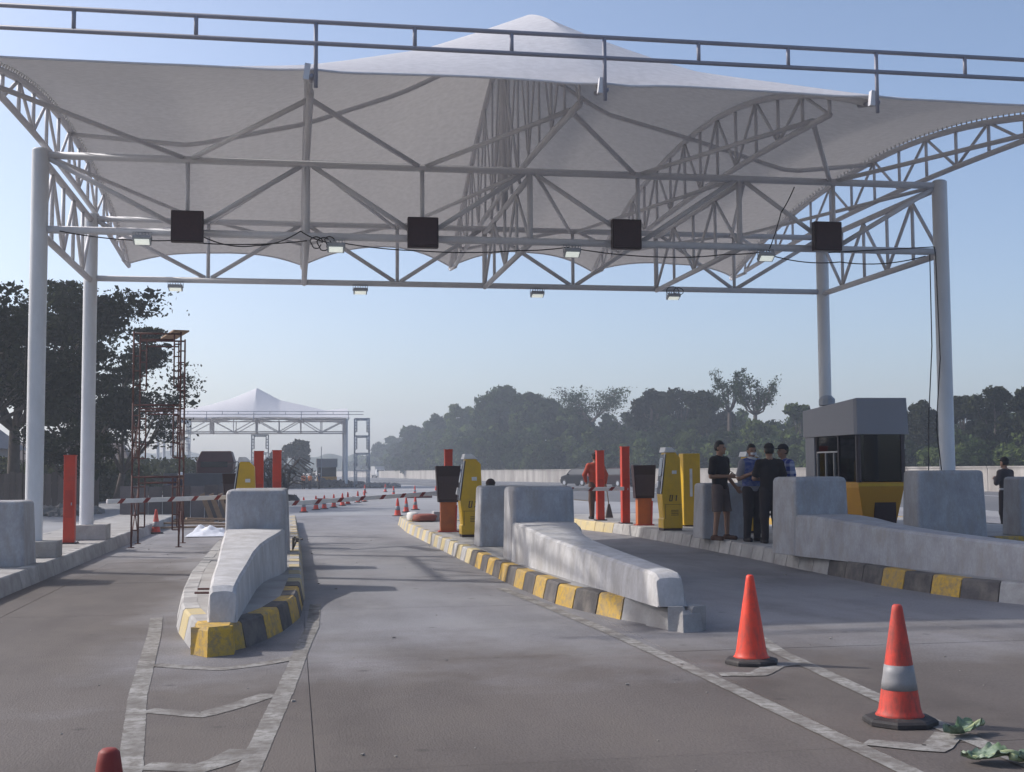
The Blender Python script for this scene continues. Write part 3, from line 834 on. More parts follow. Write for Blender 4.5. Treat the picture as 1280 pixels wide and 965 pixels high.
cable([(8.0, 20.34, 5.22), (8.25, 20.36, 5.9), (8.5, 20.36, 6.35)], 'cable rising from the right floodlight to the upper chord', sag=0.06)
cable([(8.0, 20.36, 5.16), (9.3, 20.36, 5.06), (10.9, 20.36, 5.2)], 'thin cable sagging towards the right front post', sag=0.05)
cable([(9.1, 20.36, 5.22), (11.05, 20.32, 5.36), (11.06, 20.30, 5.2), (11.09, 20.30, 3.4), (10.98, 20.3, 2.2), (11.08, 20.3, 1.2)], 'black cable running down the right front canopy post', sag=0.0)
cable([(10.95, 20.3, 5.22), (10.93, 20.28, 3.6), (10.82, 20.25, 2.4), (10.76, 20.2, 1.4)], 'second black cable hanging just left of the right front post', sag=0.0)
cable([(-4.06, 20.34, 3.6), (-4.07, 20.34, 1.4), (-4.06, 20.34, 0.24)], 'thin dark cable clipped to the left front post')
mb = MB()
for (cx_, cz_, s_) in ((0.35, 5.17, 0.09), (0.47, 5.15, 0.10), (0.56, 5.20, 0.07)):
    mb.path([(cx_+s_*math.cos(t)*(1+0.2*math.sin(3*t)), 20.32+0.02*math.sin(t), cz_+s_*1.1*math.sin(t)) for t in np.linspace(0, 6.0, 18)], 0.010, 5)
tag(build(mb, 'cable_coil', BLACK), 'tangled coil of black cable beside the second arch', 'cable')
mb = MB()
for (cx_, s_) in ((7.85, 0.10), (7.98, 0.08)):
    mb.path([(cx_+s_*math.cos(t)*1.3, 25.4+0.02*math.sin(t), 5.24+s_*math.sin(t)) for t in np.linspace(0, 6.1, 18)], 0.008, 5)
tag(build(mb, 'cable_coil', BLACK), 'small coil of cable above the right rear floodlight', 'cable')

# ================================================================== TOLL EQUIPMENT
Z0 = 0.222
def ticket_machine(loc, lab, number=None, h=1.60, s=1.0):
    """yellow lane machine; the driver's side faces -x"""
    x, y, z = loc
    t = thing('ticket_machine', loc, lab, 'ticket machine', 'yellow ticket machines')
    # side profile in x-z, extruded along y (front slopes back above the bin)
    def prism_xz(prof, y0, y1):
        n = len(prof)
        mb = MB(); mb.v = [(x+a, y+y0, z+b) for a, b in prof] + [(x+a, y+y1, z+b) for a, b in prof]
        mb.f = [tuple(range(n)), tuple(reversed(range(n, 2*n)))] + [(i, n+i, n+(i+1) % n, (i+1) % n) for i in range(n)]
        return mb
    k = h/1.6
    body = [(-0.22, 0.05), (-0.22, 0.22*k), (-0.20, 0.24*k), (-0.24, 0.66*k), (-0.13, 1.50*k), (0.06, 1.50*k), (0.16, 1.40*k), (0.20, 0.24*k), (0.20, 0.05)]
    build(prism_xz(body, -0.19, 0.19), 'cabinet', YEL, t, bevel=0.012)
    build(prism_xz([(-0.21, 0), (-0.21, 0.05), (0.19, 0.05), (0.19, 0)], -0.18, 0.18), 'plinth', DARKRED, t)
    build(prism_xz([(-0.18, 1.50*k), (-0.15, 1.60*k), (-0.02, 1.60*k), (0.10, 1.503*k)], -0.20, 0.20), 'cap', WHITEP, t, bevel=0.008)
    face = [(-0.245, 0.70*k), (-0.262, 0.72*k), (-0.165, 1.46*k), (-0.138, 1.46*k)]
    f = build(prism_xz(face, -0.155, 0.155), 'fascia', mat('fascia_dark', (0.03, 0.035, 0.06), 0.3, 0.1, 8, 40), t)
    build(prism_xz([(-0.228, 1.05*k), (-0.240, 1.05*k), (-0.190, 1.40*k), (-0.178, 1.40*k)], -0.12, 0.10), 'screen', SOLAR, f)
    build(prism_xz([(-0.25, 0.80*k), (-0.30, 0.82*k), (-0.275, 0.95*k), (-0.235, 0.95*k)], -0.05, 0.08), 'card_slot', WHITEP, f)
    build(prism_xz([(-0.262, 0.70*k), (-0.27, 0.72*k), (-0.172, 1.48*k), (-0.155, 1.48*k)], -0.192, -0.158), 'side_trim', WHITEP, t)
    build(prism_xz([(-0.205, 0.26*k), (-0.212, 0.26*k), (-0.240, 0.62*k), (-0.233, 0.62*k)], -0.14, 0.14), 'bin_door', YEL, t)
    build(MB().box((x+0.205, y+0.05, z+0.9*k), (0.03, 0.05, 0.12)), 'lock', DARKRED, t)
    build(MB().box((x+0.0, y-0.1915, z+0.50*k), (0.37, 0.004, 0.006)).box((x-0.17, y-0.1915, z+0.36*k), (0.006, 0.004, 0.27*k)), 'seam', DARKRED, t)
    build(MB().box((x+0.03, y-0.1925, z+1.12*k), (0.10, 0.004, 0.07)), 'sticker', WHITEP, t)
    vn = MB()
    for q in range(4): vn.box((x+0.03, y-0.1925, z+(0.30+0.03*q)*k), (0.16, 0.004, 0.010))
    build(vn, 'vent', BLACK, t)
    if number:
        # stroked numerals as thin raised paint
        segs = {'0': [[(0, 0), (0, 1), (.55, 1), (.55, 0), (0, 0)]], '1': [[(.1, .8), (.3, 1), (.3, 0)]], '2': [[(0, .8), (.1, 1), (.5, 1), (.55, .75), (0, 0), (.58, 0)]]}
        for ci, ch in enumerate(number):
            mb = MB()
            for ln in segs[ch]:
                mb.path([(x+(-0.08+ci*0.11+0.09*a+0.02*b), y-0.194, z+0.57*k+0.12*b) for a, b in ln], 0.010, 5)
            build(mb, 'numeral', BLACK, t)
    t.scale = (s, s, 1)
    return t
ticket_machine((3.42, 24.4, Z0), 'yellow ticket machine on the central island behind the concrete block', '02')
ticket_machine((7.83, 25.7, Z0), 'yellow ticket machine with blue screen on the wide right island', '01', 1.74)
ticket_machine((-0.92, 26.0, Z0), 'yellow ticket machine showing above the barrier of the yellow-nosed island', None, 1.58)
ticket_machine((9.05, 24.2, Z0), 'yellow machine with white cap half hidden behind the men and the booth', None, 1.62)
# tall cabinet beside the right machine
t = thing('equipment_cabinet', (8.80, 27.4, Z0), 'tall plain yellow cabinet with white strip beside the right ticket machine', 'cabinet')
build(MB().box((8.80, 27.4, Z0+0.83), (0.40, 0.32, 1.60)), 'cabinet', YEL, t, bevel=0.015)
build(MB().box((8.78, 27.236, Z0+0.98), (0.06, 0.008, 0.62)), 'label_strip', WHITEP, t)
build(MB().box((8.80, 27.4, Z0+0.02), (0.36, 0.28, 0.04)), 'plinth', DARKRED, t)
build(MB().box((8.91, 27.232, Z0+0.85), (0.02, 0.012, 0.10)), 'handle', BLACK, t)

def red_post(loc, h, lab, w=0.17, d=0.17):
    x, y, z = loc
    t = thing('barrier_post', loc, lab, 'barrier post', 'tall red posts of the boom barriers')
    build(MB().box((x, y, z+h/2+0.01), (w, d, h-0.02)), 'column', RED, t, bevel=0.01)
    build(MB().box((x, y, z+0.012), (w+0.10, d+0.10, 0.024)), 'base_plate', DARKRED, t)
    b = MB()
    for sx in (-1, 1):
        for sy in (-1, 1): b.tube((x+sx*(w/2+0.03), y+sy*(d/2+0.03), z+0.024), (x+sx*(w/2+0.03), y+sy*(d/2+0.03), z+0.045), 0.010, 6)
    o_b = build(b, 'bolts', GALV, t); o_b['kind'] = 'stuff'
    dr = build(MB().box((x, y-d/2-0.004, z+h*0.45), (w*0.7, 0.008, 0.5)), 'access_door', mat('door_red', (0.40, 0.035, 0.018), 0.5, 0.1, 5, 40), t)
    build(MB().box((x+w*0.22, y-d/2-0.012, z+h*0.45), (0.015, 0.012, 0.05)), 'latch', GALV, dr)
    build(MB().box((x, y, z+h-0.004), (w+0.015, d+0.015, 0.022)), 'cap', RED, t)
    return t
red_post((-4.0, 24.1, Z0), 1.60, 'slim red post between the two white posts on the left island', 0.20, 0.18)
red_post((-0.72, 27.6, Z0), 1.72, 'red post right beside the yellow machine above the yellow-nosed island barrier', 0.20, 0.18)
red_post((-0.37, 30.2, Z0), 1.78, 'rightmost red post above the barrier of the yellow-nosed island', 0.20, 0.18)
red_post((3.36, 27.6, Z0), 1.74, 'red post behind the dark display panel on the central island', 0.17, 0.16)
red_post((7.78, 29.2, Z0), 1.82, 'red post behind the dark display panel on the wide right island', 0.19, 0.17)
red_post((7.66, 31.2, Z0), 1.76, 'red post standing in front of the sweeper in orange', 0.19, 0.17)

def display_totem(loc, lab, h=1.38):
    x, y, z = loc
    t = thing('display_totem', loc, lab, 'display totem', 'orange totems with dark panels')
    build(MB().box((x, y, z+0.33), (0.34, 0.20, 0.62)), 'pedestal', ORANGE, t, bevel=0.01)
    build(MB().box((x, y, z+0.012), (0.42, 0.28, 0.024)), 'base_plate', RED, t)
    mb = MB().loft([[(x-0.22, y-0.12, z+0.62), (x+0.22, y-0.12, z+0.62), (x+0.22, y+0.10, z+0.62), (x-0.22, y+0.10, z+0.62)],
                    [(x-0.27, y-0.12, z+h), (x+0.27, y-0.12, z+h), (x+0.27, y+0.10, z+h), (x-0.27, y+0.10, z+h)]])
    build(mb, 'panel', DARKRED, t, bevel=0.01)
    mb = MB().loft([[(x-0.19, y-0.128, z+0.68), (x+0.19, y-0.128, z+0.68), (x+0.19, y-0.122, z+0.68), (x-0.19, y-0.122, z+0.68)],
                    [(x-0.225, y-0.128, z+h-0.22), (x+0.225, y-0.128, z+h-0.22), (x+0.225, y-0.122, z+h-0.22), (x-0.225, y-0.122, z+h-0.22)]])
    build(mb, 'display', mat('display_film', (0.055, 0.035, 0.042), 0.3, 0.1, 10, 50), t)
    build(MB().tube((x+0.14, y-0.14, z+0.03), (x+0.16, y-0.14, z+0.56), 0.02, 6), 'conduit', RED, t)
    return t
display_totem((3.22, 26.5, Z0), 'orange totem with dark display panel left of the central yellow machine')
display_totem((7.95, 28.2, Z0), 'orange totem with dark display panel on the wide right island')
display_totem((-1.20, 27.4, Z0), 'dark panel totem half hidden left of the leftmost yellow machine', 1.25)

def boom(p, q, lab, n=None, r=0.045):
    p, q = Vector(p), Vector(q); L = (q-p).length; d = (q-p)/L
    t = thing('boom_barrier', tuple(p), lab, 'boom barrier', 'striped boom barriers across the lanes')
    ang = math.atan2(d.y, d.x); pit = -math.asin(d.z)
    c = (p+q)/2
    build(MB().box(c, (L, 0.05, 0.085), rz=ang, ry=pit), 'boom', WHITEP, t, bevel=0.01)
    k = 0.25
    while k < L-0.1:
        cc = p+d*k
        # slanted red band wrapped round the boom
        mb = MB(); w = 0.055; sl = 0.09
        nrm = Vector((-d.y, d.x, 0))
        for sgn in (-1, 1):
            b = len(mb.v)
            for a, zz in ((-w, -0.0435), (w, -0.0435), (w+sl, 0.0435), (-w+sl, 0.0435)):
                pt = cc + d*a + nrm*0.0265*sgn; mb.v.append((pt.x, pt.y, pt.z+zz))
            mb.f.append((b, b+1, b+2, b+3))
        b0 = 0
        mb.f.append((0, 4, 5, 1)); mb.f.append((3, 2, 6, 7))
        build(mb, 'red_band', mat('band_red', (0.20, 0.022, 0.02), 0.5), t)
        k += 0.56
    return t
boom((-3.42, 24.6, 0.965), (-0.62, 27.05, 1.0), 'white boom with red bands across the left lane through the scaffold')
boom((-0.20, 24.9, 0.88), (3.20, 27.45, 1.02), 'pale boom with red bands across the lane right of the yellow-nosed island')
boom((4.45, 28.0, 1.06), (7.72, 29.1, 1.05), 'pale boom with red bands between central and right islands')

# ------------------------------------------------------------------ toll booth
bx0, bx1, by0, by1 = 10.26, 11.2, 21.9, 24.2
t = thing('toll_booth', ((bx0+bx1)/2, (by0+by1)/2, Z0), 'grey toll booth with dark windows and ochre base beside the right post', 'toll booth')
mb = MB().loft([[(bx0+0.24, by0+0.22, Z0), (bx1-0.16, by0+0.22, Z0), (bx1-0.16, by1-0.1, Z0), (bx0+0.24, by1-0.1, Z0)],
                [(bx0+0.02, by0+0.02, 1.14), (bx1-0.02, by0+0.02, 1.14), (bx1-0.02, by1-0.02, 1.14), (bx0+0.02, by1-0.02, 1.14)],
                [(bx0+0.02, by0+0.02, 1.24), (bx1-0.02, by0+0.02, 1.24), (bx1-0.02, by1-0.02, 1.24), (bx0+0.02, by1-0.02, 1.24)]])
base = build(mb, 'base', BOOTH_Y, t)
build(MB().box(((bx0+bx1)/2+0.10, by0+0.11, 0.72), (0.42, 0.06, 0.62)), 'recess_panel', DARKRED, base)
build(MB().box(((bx0+bx1)/2, by0+0.012, 1.19), (bx1-bx0-0.02, 0.012, 0.05)), 'trim', YEL, base)
# roof fascia: taller at the front, bevelled front corner
fx = 0.06
pl = [(bx0-fx, by0+0.0), (bx0-fx+0.04, by0-fx), (bx1+fx, by0-fx), (bx1+fx, by1+fx), (bx0-fx, by1+fx)]
mb = MB(); n = len(pl)
ztp = [2.78, 2.80, 2.80, 2.70, 2.66]
mb.v = [(a, b, 2.12) for a, b in pl] + [(a+(0.03 if a > 10.5 else 0)*-1, b, z) for (a, b), z in zip(pl, ztp)]
mb.f = [tuple(reversed(range(n))), tuple(range(n, 2*n))] + [(i, (i+1) % n, n+(i+1) % n, n+i) for i in range(n)]
roof = build(mb, 'roof_fascia', BOOTH, t, bevel=0.01)
build(MB().lathe((10.35, 23.4, 2.72), [(0.02, 0), (0.16, 0.02), (0.16, 0.14), (0.10, 0.20), (0.02, 0.22)], 10), 'roof_vent', GALV, roof)
# rear-left column in cladding, interior floor wall, glass panes with frames
build(MB().span(bx0-0.03, bx0+0.10, by1-0.42, by1+0.02, 1.24, 2.13), 'side_column', BOOTH, t)
build(MB().span(bx0+0.12, bx1-0.02, by1-0.10, by1-0.02, 1.24, 2.13), 'rear_wall', DARKRED, t)
build(MB().span(bx1-0.08, bx1-0.02, by0+0.04, by1-0.1, 1.24, 2.13), 'inner_wall', DARKRED, t)
w1 = build(MB().span(bx0+0.02, bx0+0.03, by0+0.05, by1-0.42, 1.26, 2.12), 'side_window', BGLASS, t)
for (y0_, y1_) in ((by0+0.03, by0+0.08), (by0+0.82, by0+0.86), (by1-0.47, by1-0.42)):
    build(MB().span(bx0+0.0, bx0+0.05, y0_, y1_, 1.24, 2.12), 'frame', mat('window_frame', (0.06, 0.045, 0.05), 0.4), w1)
for (y0_, y1_, z0_, z1_) in ((by0+0.86, by1-0.46, 1.80, 1.83), (by0+0.86, by1-0.46, 1.25, 1.275), (by0+1.02, by0+1.045, 1.27, 1.80), (by0+1.40, by0+1.425, 1.27, 1.80), (by1-0.50, by1-0.475, 1.27, 1.82)):
    build(MB().span(bx0-0.008, bx0+0.035, y0_, y1_, z0_, z1_), 'sliding_frame', ALU, w1)
w2 = build(MB().span(bx0+0.06, bx1-0.02, by0+0.02, by0+0.03, 1.26, 2.12), 'front_window', clear_glass('front_glass', (0.12, 0.10, 0.12), 0.06), t)
build(MB().span(bx0+0.02, bx0+0.07, by0+0.0, by0+0.05, 1.24, 2.12), 'frame', MATS['window_frame'], w2)
build(MB().span(bx1-0.07, bx1-0.0, by0+0.0, by0+0.05, 1.24, 2.12), 'frame', MATS['window_frame'], w2)
build(MB().box((bx0+0.35, by0+0.6, 1.45), (0.24, 0.22, 0.34)), 'cash_terminal', GALV, t, bevel=0.02)
build(MB().box((bx0+0.42, by0+1.1, 1.32), (0.5, 0.5, 0.14)), 'counter', GALV, t)
build(MB().box((bx1+0.10, by0+0.3, 1.9), (0.10, 0.06, 0.10)).tube((bx1+0.02, by0+0.3, 1.92), (bx1+0.10, by0+0.3, 1.92), 0.015, 6), 'camera_bracket', ALU, t)

# ================================================================== CONES
def cone_proto(h, band, m, name='traffic_cone'):
    t = thing(name, (0, 0, -50), 'cone', 'traffic cone')
    Lz = -50
    k = h/0.70
    build(MB().lathe((0, 0, Lz), [(0.02*k, 0.0)], 3), 'x', m, t) if False else None
    b = MB()
    n = 8
    sq = [(0.20, 0.08), (0.08, 0.20), (-0.08, 0.20), (-0.20, 0.08), (-0.20, -0.08), (-0.08, -0.20), (0.08, -0.20), (0.20, -0.08)]
    sq = [(a*1.02, c*1.02) for a, c in sq]
    ring = lambda s, z: [(a*s*k, c*s*k, Lz+z*k) for a, c in sq]
    build(MB().loft([ring(1.0, 0.0), ring(1.0, 0.022), ring(0.93, 0.035), ring(0.62, 0.050)]), 'base', BLACK, t)
    prof = [(0.150, 0.040), (0.132, 0.060), (0.122, 0.09), (0.095, 0.27), (0.072, 0.42), (0.050, 0.56), (0.034, 0.665), (0.030, 0.69), (0.020, 0.70)]
    c = build(MB().lathe((0, 0, Lz), [(r*k, z*k) for r, z in prof], 24), 'cone_body', m, t, smooth=True)
    if band:
        r_ = lambda z: float(np.interp(z, [0.09, 0.27, 0.42, 0.56], [0.122, 0.095, 0.072, 0.050]))+0.0015
        build(MB().lathe((0, 0, Lz), [(r_(z)*k, z*k) for z in np.linspace(band[0], band[1], 4)], 24), 'reflective_band', REFL, t, smooth=True)
    return t
USED = set()
def put(proto, loc, rz, lab, scale=1.0, group=None, rx=0.0):
    o = proto if proto.name not in USED else copy_tree(proto)
    if proto.name not in USED: USED.add(proto.name)
    o.location = loc; o.rotation_euler = (rx, 0, rz); o.scale = (scale,)*3
    o['label'] = lab
    if group: o['group'] = group
    return o
cA = cone_proto(0.70, None, CONE)
cB = cone_proto(0.70, (0.20, 0.345), CONE_D)
cF = cone_proto(0.56, (0.24, 0.40), CONE)
cD = cone_proto(0.70, (0.20, 0.345), mat('cone_dull_red', (0.22, 0.028, 0.022), 0.6, 0.12, 6, 60))
CG = 'traffic cones on the road'
put(cA, (3.50, 9.42, 0.004), R(20), 'bright orange cone without a band in front of the central island nose', 0.965, CG)
put(cB, (3.53, 7.05, 0.004), R(38), 'nearest orange cone with a grey reflective band beside the cabbage leaves', 0.985, CG)
put(cD, (-0.52, 3.86, 0.004), R(10), 'dark red cone top peeking in at the bottom left edge', 1.0, CG)
put(cB, (-3.32, 32.3, 0.0), R(15), 'dirty orange cone behind the scaffold at left', 0.85, CG)
far = [((379, 640), 0.4, 47.9, 'yellowish cone leftmost of the curved row'), ((396, 637), 0.9, 50.7, 'second cone of the curved row beyond the islands'),
       ((405, 636), 1.25, 51.7, 'third cone of the curved row beyond the islands'), ((416, 634), 1.7, 53.9, 'fourth cone of the curved row beyond the islands'),
       ((428, 632), 2.15, 56.2, 'fifth cone of the curved row beyond the islands'), ((436, 630), 2.5, 58.9, 'sixth cone of the curved row beyond the islands'),
       ((446, 628), 3.1, 61.8, 'seventh cone of the curved row beyond the islands'), ((453, 627), 3.5, 63.3, 'last cone at the right end of the curved row'),
       ((497, 645), 3.46, 42.5, 'tallest far cone, at the rear tip of the central island'), ((509, 640), 4.1, 46.5, 'middle of three cones behind the central island tip'),
       ((518, 637), 4.7, 49.3, 'right one of three cones behind the central island tip')]
for i, (_, x, y, lab) in enumerate(far):
    put(cF, (x, y, -0.012), R(25*i), lab, 1.0 if i != 8 else 1.08, CG)
more = [(6.1, 78, 'lone cone left of the truck on the far pavement'), (7.6, 80, 'far cone beside a lying barricade'), (8.6, 77, 'far cone in the middle of the far pavement'), (10.2, 75, 'far pink cone left of a pair'), (11.6, 72, 'left cone of the far pair near the dark panel'), (12.4, 71.5, 'right cone of the far pair near the dark panel'), (4.9, 88, 'small cone near the far island heap'), (6.6, 92, 'small cone behind the far pavement edge')]
for i, (x, y, lab) in enumerate(more):
    put(cF, (x, y, -0.012), R(31*i), lab, 1.05, CG)

# ================================================================== SCAFFOLD TOWER in the left lane
def scaffold(loc, rz, lab, levels, w=0.92, d=1.45, lh=1.45, m=RUST, r=0.021, sc=1.0, cat='scaffold'):
    x, y, z = loc
    t = thing('scaffold_tower', loc, lab, cat, 'frame scaffold towers')
    for k in range(levels):
        for s, yy in ((0, y-d/2), (1, y+d/2)):
            z0, z1 = z+k*lh, z+(k+1)*lh
            f = MB()
            f.tube((x-w/2, yy, z0), (x-w/2, yy, z1), r, 6); f.tube((x+w/2, yy, z0), (x+w/2, yy, z1), r, 6)
            f.tube((x-w/2, yy, z1-0.04), (x+w/2, yy, z1-0.04), r, 6)
            f.tube((x-w*0.36, yy, z1-0.16), (x+w*0.36, yy, z1-0.16), r*0.8, 6)
            for sx in (-1, 1):
                f.tube((x+sx*w*0.36, yy, z1-0.05), (x+sx*w*0.36, yy, z0+0.35), r*0.8, 6)
                for zz in (0.35, 0.65, 0.95, 1.2):
                    f.tube((x+sx*w*0.36, yy, z0+zz), (x+sx*w/2, yy, z0+zz), r*0.7, 5)
            build(f, 'end_frame', m, t, smooth=True)
        for sx in (-1, 1):
            b = MB()
            if k < levels-1 or k == 0:
                b.tube((x+sx*w/2, y-d/2, z0+0.15), (x+sx*w/2, y+d/2, z1-0.2), r*0.6, 5)
                b.tube((x+sx*w/2, y+d/2, z0+0.15), (x+sx*w/2, y-d/2, z1-0.2), r*0.6, 5)
                build(b, 'cross_brace', m, t)
    for sx in (-1, 1):
        for yy in (y-d/2, y+d/2):
            build(MB().box((x+sx*w/2, yy, z+0.008), (0.12, 0.12, 0.012)), 'foot_plate', m, t)
    t.rotation_euler = (0, 0, rz)
    return t
sc1 = scaffold((-2.74, 27.05, 0.0), R(1.5), 'tall rusty red scaffold tower in the left lane', 3)
tg = build(MB().box((-2.45, 27.05, 4.37), (0.32, 1.62, 0.03), rz=0.25), 'plank', WOOD); tag(tg, 'short dark plank lying across the top of the scaffold', 'plank')
scaffold((-3.0, 118.5, -0.016), 0, 'grey scaffold tower under the middle of the distant canopy', 3, 1.5, 1.6, 1.65, GALV, 0.04)
scaffold((6.35, 119.2, -0.016), 0, 'grey scaffold tower right of the distant canopy post', 4, 1.35, 1.5, 1.62, GALV, 0.045)
scaffold((-9.6, 112.5, -0.016), 0, 'grey scaffold tower near the left posts of the distant canopy', 4, 1.5, 1.5, 1.5, GALV, 0.04)

# ================================================================== SITE CLUTTER
def heap(name, c, rx, ry, h, n, m, lab, cat, smin, smax):
    mb = MB()
    for _ in range(n):
        a, q = random.uniform(0, 6.28), math.sqrt(random.random())
        x, y = c[0]+rx*q*math.cos(a), c[1]+ry*q*math.sin(a); s = random.uniform(smin, smax)
        mb.box((x, y, c[2]+max(0.3*s, h*(1-q)*random.uniform(0.4, 1))), (s, s*random.uniform(0.5, 1.2), s*random.uniform(0.4, 0.9)), random.uniform(0, 3), random.uniform(-0.6, 0.6), random.uniform(-0.6, 0.6))
    return tag(build(mb, name, m), lab, cat, kind='stuff')
heap('rubble', (-8.4, 49, -0.03), 1.4, 3.0, 0.35, 160, GRAVEL, 'low heap of pale rubble behind the front left posts', 'rubble', 0.1, 0.35)
heap('rubble', (3.0, 121.5, 0.0), 3.6, 2.2, 0.8, 200, mat('dark_spoil', (0.11, 0.095, 0.09), 0.95, 0.3, 4, 30), 'dark spoil heap around the distant booth', 'rubble', 0.2, 0.7)
heap('rubble', (7.8, 118, 0.0), 2.0, 3.0, 0.35, 90, GRAVEL, 'low rubble line right of the distant scaffold', 'rubble', 0.2, 0.5)
heap('rubble', (-1.8, 118, 0.0), 2.2, 3.0, 0.9, 120, MATS['dark_spoil'], 'dark spoil heap left of the distant workers', 'rubble', 0.2, 0.7)
# timber offcuts in the left lane
for i, (x, y, L, a, lab) in enumerate([(-2.75, 34.6, 2.6, 0.12, 'long plank lying on the ground behind the scaffold'), (-2.5, 35.4, 2.2, -0.10, 'plank on the ground behind the left lane cone'), (-2.1, 37.0, 1.8, 0.3, 'plank of the timber pile nearest the yellow-nosed island'),
                                      (-2.6, 37.6, 2.4, -0.18, 'crooked plank on the timber pile behind the left lane'), (-3.4, 38.6, 2.2, 0.05, 'rearmost plank of the timber pile')]):
    o = build(MB().box((x, y, 0.05+0.06*(i % 3)), (L, 0.16, 0.05), rz=a, ry=0.02*i), 'plank', WOOD); tag(o, lab, 'plank', 'timber offcuts on the ground')
for i, x in enumerate(np.linspace(-2.55, -1.75, 4)):
    o = build(MB().box((x, 39.4, 0.42), (0.14, 0.05, 0.9), ry=-0.35, rx=0.1), 'plank', WOOD); tag(o, 'plank leaning on the grey site hoarding, number %s from the scaffold side' % ('one', 'two', 'three', 'four')[i], 'plank', 'leaning planks at the hoarding')
# crumpled plastic sheet
mb = MB(); N = 18
for i in range(N+1):
    for j in range(N+1):
        u, v = i/N, j/N
        e = math.sin(math.pi*u)*math.sin(math.pi*v)
        z = 0.02+e*(0.16+0.16*mnoise.noise(Vector((u*5, v*5, 3)))+0.06*mnoise.noise(Vector((u*13, v*13, 9))))
        mb.v.append((-1.98+(u-0.5)*0.95+0.1*mnoise.noise(Vector((u*5, v*5, 1))), 31.4+(v-0.5)*2.6, max(0.006, z)))
mb.f = [(i*(N+1)+j, (i+1)*(N+1)+j, (i+1)*(N+1)+j+1, i*(N+1)+j+1) for i in range(N) for j in range(N)]
tag(build(mb, 'plastic_sheet', SHEET, smooth=True), 'crumpled white plastic sheet beside the yellow-nosed island', 'plastic sheet')
# cabbage leaves
CAB = mat('cabbage_leaf', (0.10, 0.155, 0.085), 0.45, 0.4, 14, 70, dirt=(0.36, 0.42, 0.34), dirt_amt=0.8, dirt_scale=11)
STALK = mat('cabbage_stalk', (0.30, 0.34, 0.18), 0.5, 0.25, 12, 60)
def leaf(loc, rz, lab, L=0.34, W=0.20, seed=0):
    x, y, z = loc
    t = thing('cabbage_leaf', loc, lab, 'cabbage leaf', 'wilted cabbage leaves on the road')
    mb = MB(); N, K = 22, 14
    for i in range(N+1):
        u = i/N
        w = W*(0.14+math.sin(math.pi*min(1, u*0.92+0.10))**0.8)*(1 if u < 0.85 else 1-(u-0.85)*2)
        for j in range(K+1):
            v = j/K*2-1
            ruff = 0.05*mnoise.noise(Vector((u*7+seed, v*5, seed)))*abs(v) + 0.012*mnoise.noise(Vector((u*13, v*10, seed+3)))
            mb.v.append((x+(u-0.4)*L+0.02*mnoise.noise(Vector((u*5, v*4, seed+7))), y+v*w*0.55*(1+0.35*mnoise.noise(Vector((u*6, seed, v*3)))),
                         z+0.012+abs(v)**1.5*0.022+max(0, ruff)+0.03*math.sin(u*3+seed)**2))
    mb.f = [(i*(K+1)+j, (i+1)*(K+1)+j, (i+1)*(K+1)+j+1, i*(K+1)+j+1) for i in range(N) for j in range(K)]
    b = build(mb, 'blade', CAB, t, smooth=True)
    build(MB().path([(x+(u-0.55)*L, y+0.01*math.sin(5*u), z+0.022+0.03*math.sin(u*3+seed)**2) for u in np.linspace(0, 0.9, 9)], 0.01, 6, radii=list(np.linspace(0.020, 0.005, 9))), 'midrib', STALK, t, smooth=True)
    t.rotation_euler = (0, 0, rz)
leaf((3.72, 6.66, 0.004), R(205), 'wilted green cabbage leaf with upturned stalk beside the nearest cone', 0.30, 0.11, 1.3)
leaf((3.50, 6.02, 0.004), R(165), 'left wilted cabbage leaf in the bottom right corner', 0.24, 0.15, 4.1)
leaf((3.70, 5.98, 0.004), R(20), 'pale wilted cabbage leaf at the very bottom right corner', 0.26, 0.12, 8.4)
# loose grit on the road
mb = MB()
for _ in range(260):
    y = random.uniform(5.5, 30); x = random.uniform(-3.2, 10)
    if (-1.3 < x < 0.2 and y > 10.5) or (2.7 < x < 4.6 and y > 11.2) or (x > 7.2 and y > 11): continue
    s = random.choice((0.005, 0.007, 0.007, 0.010, 0.018))*random.uniform(0.6, 1.2)
    mb.box((x, y, 0.002+s*0.3), (s*1.5, s, s*0.6), random.uniform(0, 3))
tag(build(mb, 'grit', GRAVEL), 'loose dark grit scattered over the concrete lanes', 'grit', kind='stuff')
# short rod and debris on the yellow-nosed island edge
o = build(MB().tube((-1.0, 14.05, 0.25), (-0.72, 14.0, 0.25), 0.012, 6).tube((-1.0, 13.6, 0.25), (-0.76, 13.55, 0.25), 0.012, 6), 'steel_rods', RUST); tag(o, 'two short rusty rods on the narrow island beside the barrier', 'steel rods')
# bags at the rear tip of the central island
BAGR = mat('red_brown_bag', (0.22, 0.06, 0.04), 0.8, 0.2, 9, 50); BAGW = mat('white_bag', (0.60, 0.58, 0.55), 0.7, 0.12, 9, 50)
def bag(c, d, m, lab):
    mb = MB(); n1, n2 = 10, 14
    for i in range(n1+1):
        th = math.pi*i/n1
        for j in range(n2):
            ph = 2*math.pi*j/n2
            sx = abs(math.sin(th))**0.5; k = 1+0.12*mnoise.noise(Vector((math.cos(ph)*2+c[0], math.sin(ph)*2, th*2)))
            sg = lambda v: math.copysign(abs(v)**0.6, v)
            mb.v.append((c[0]+d[0]/2*sx*sg(math.cos(ph))*k, c[1]+d[1]/2*sx*sg(math.sin(ph))*k, c[2]+d[2]/2+d[2]/2*sg(math.cos(th))))
    mb.f = [(i*n2+j, i*n2+(j+1) % n2, (i+1)*n2+(j+1) % n2, (i+1)*n2+j) for i in range(n1) for j in range(n2)]
    tag(build(mb, 'cement_bag', m, smooth=True), lab, 'bag', 'bags at the rear end of the central island')
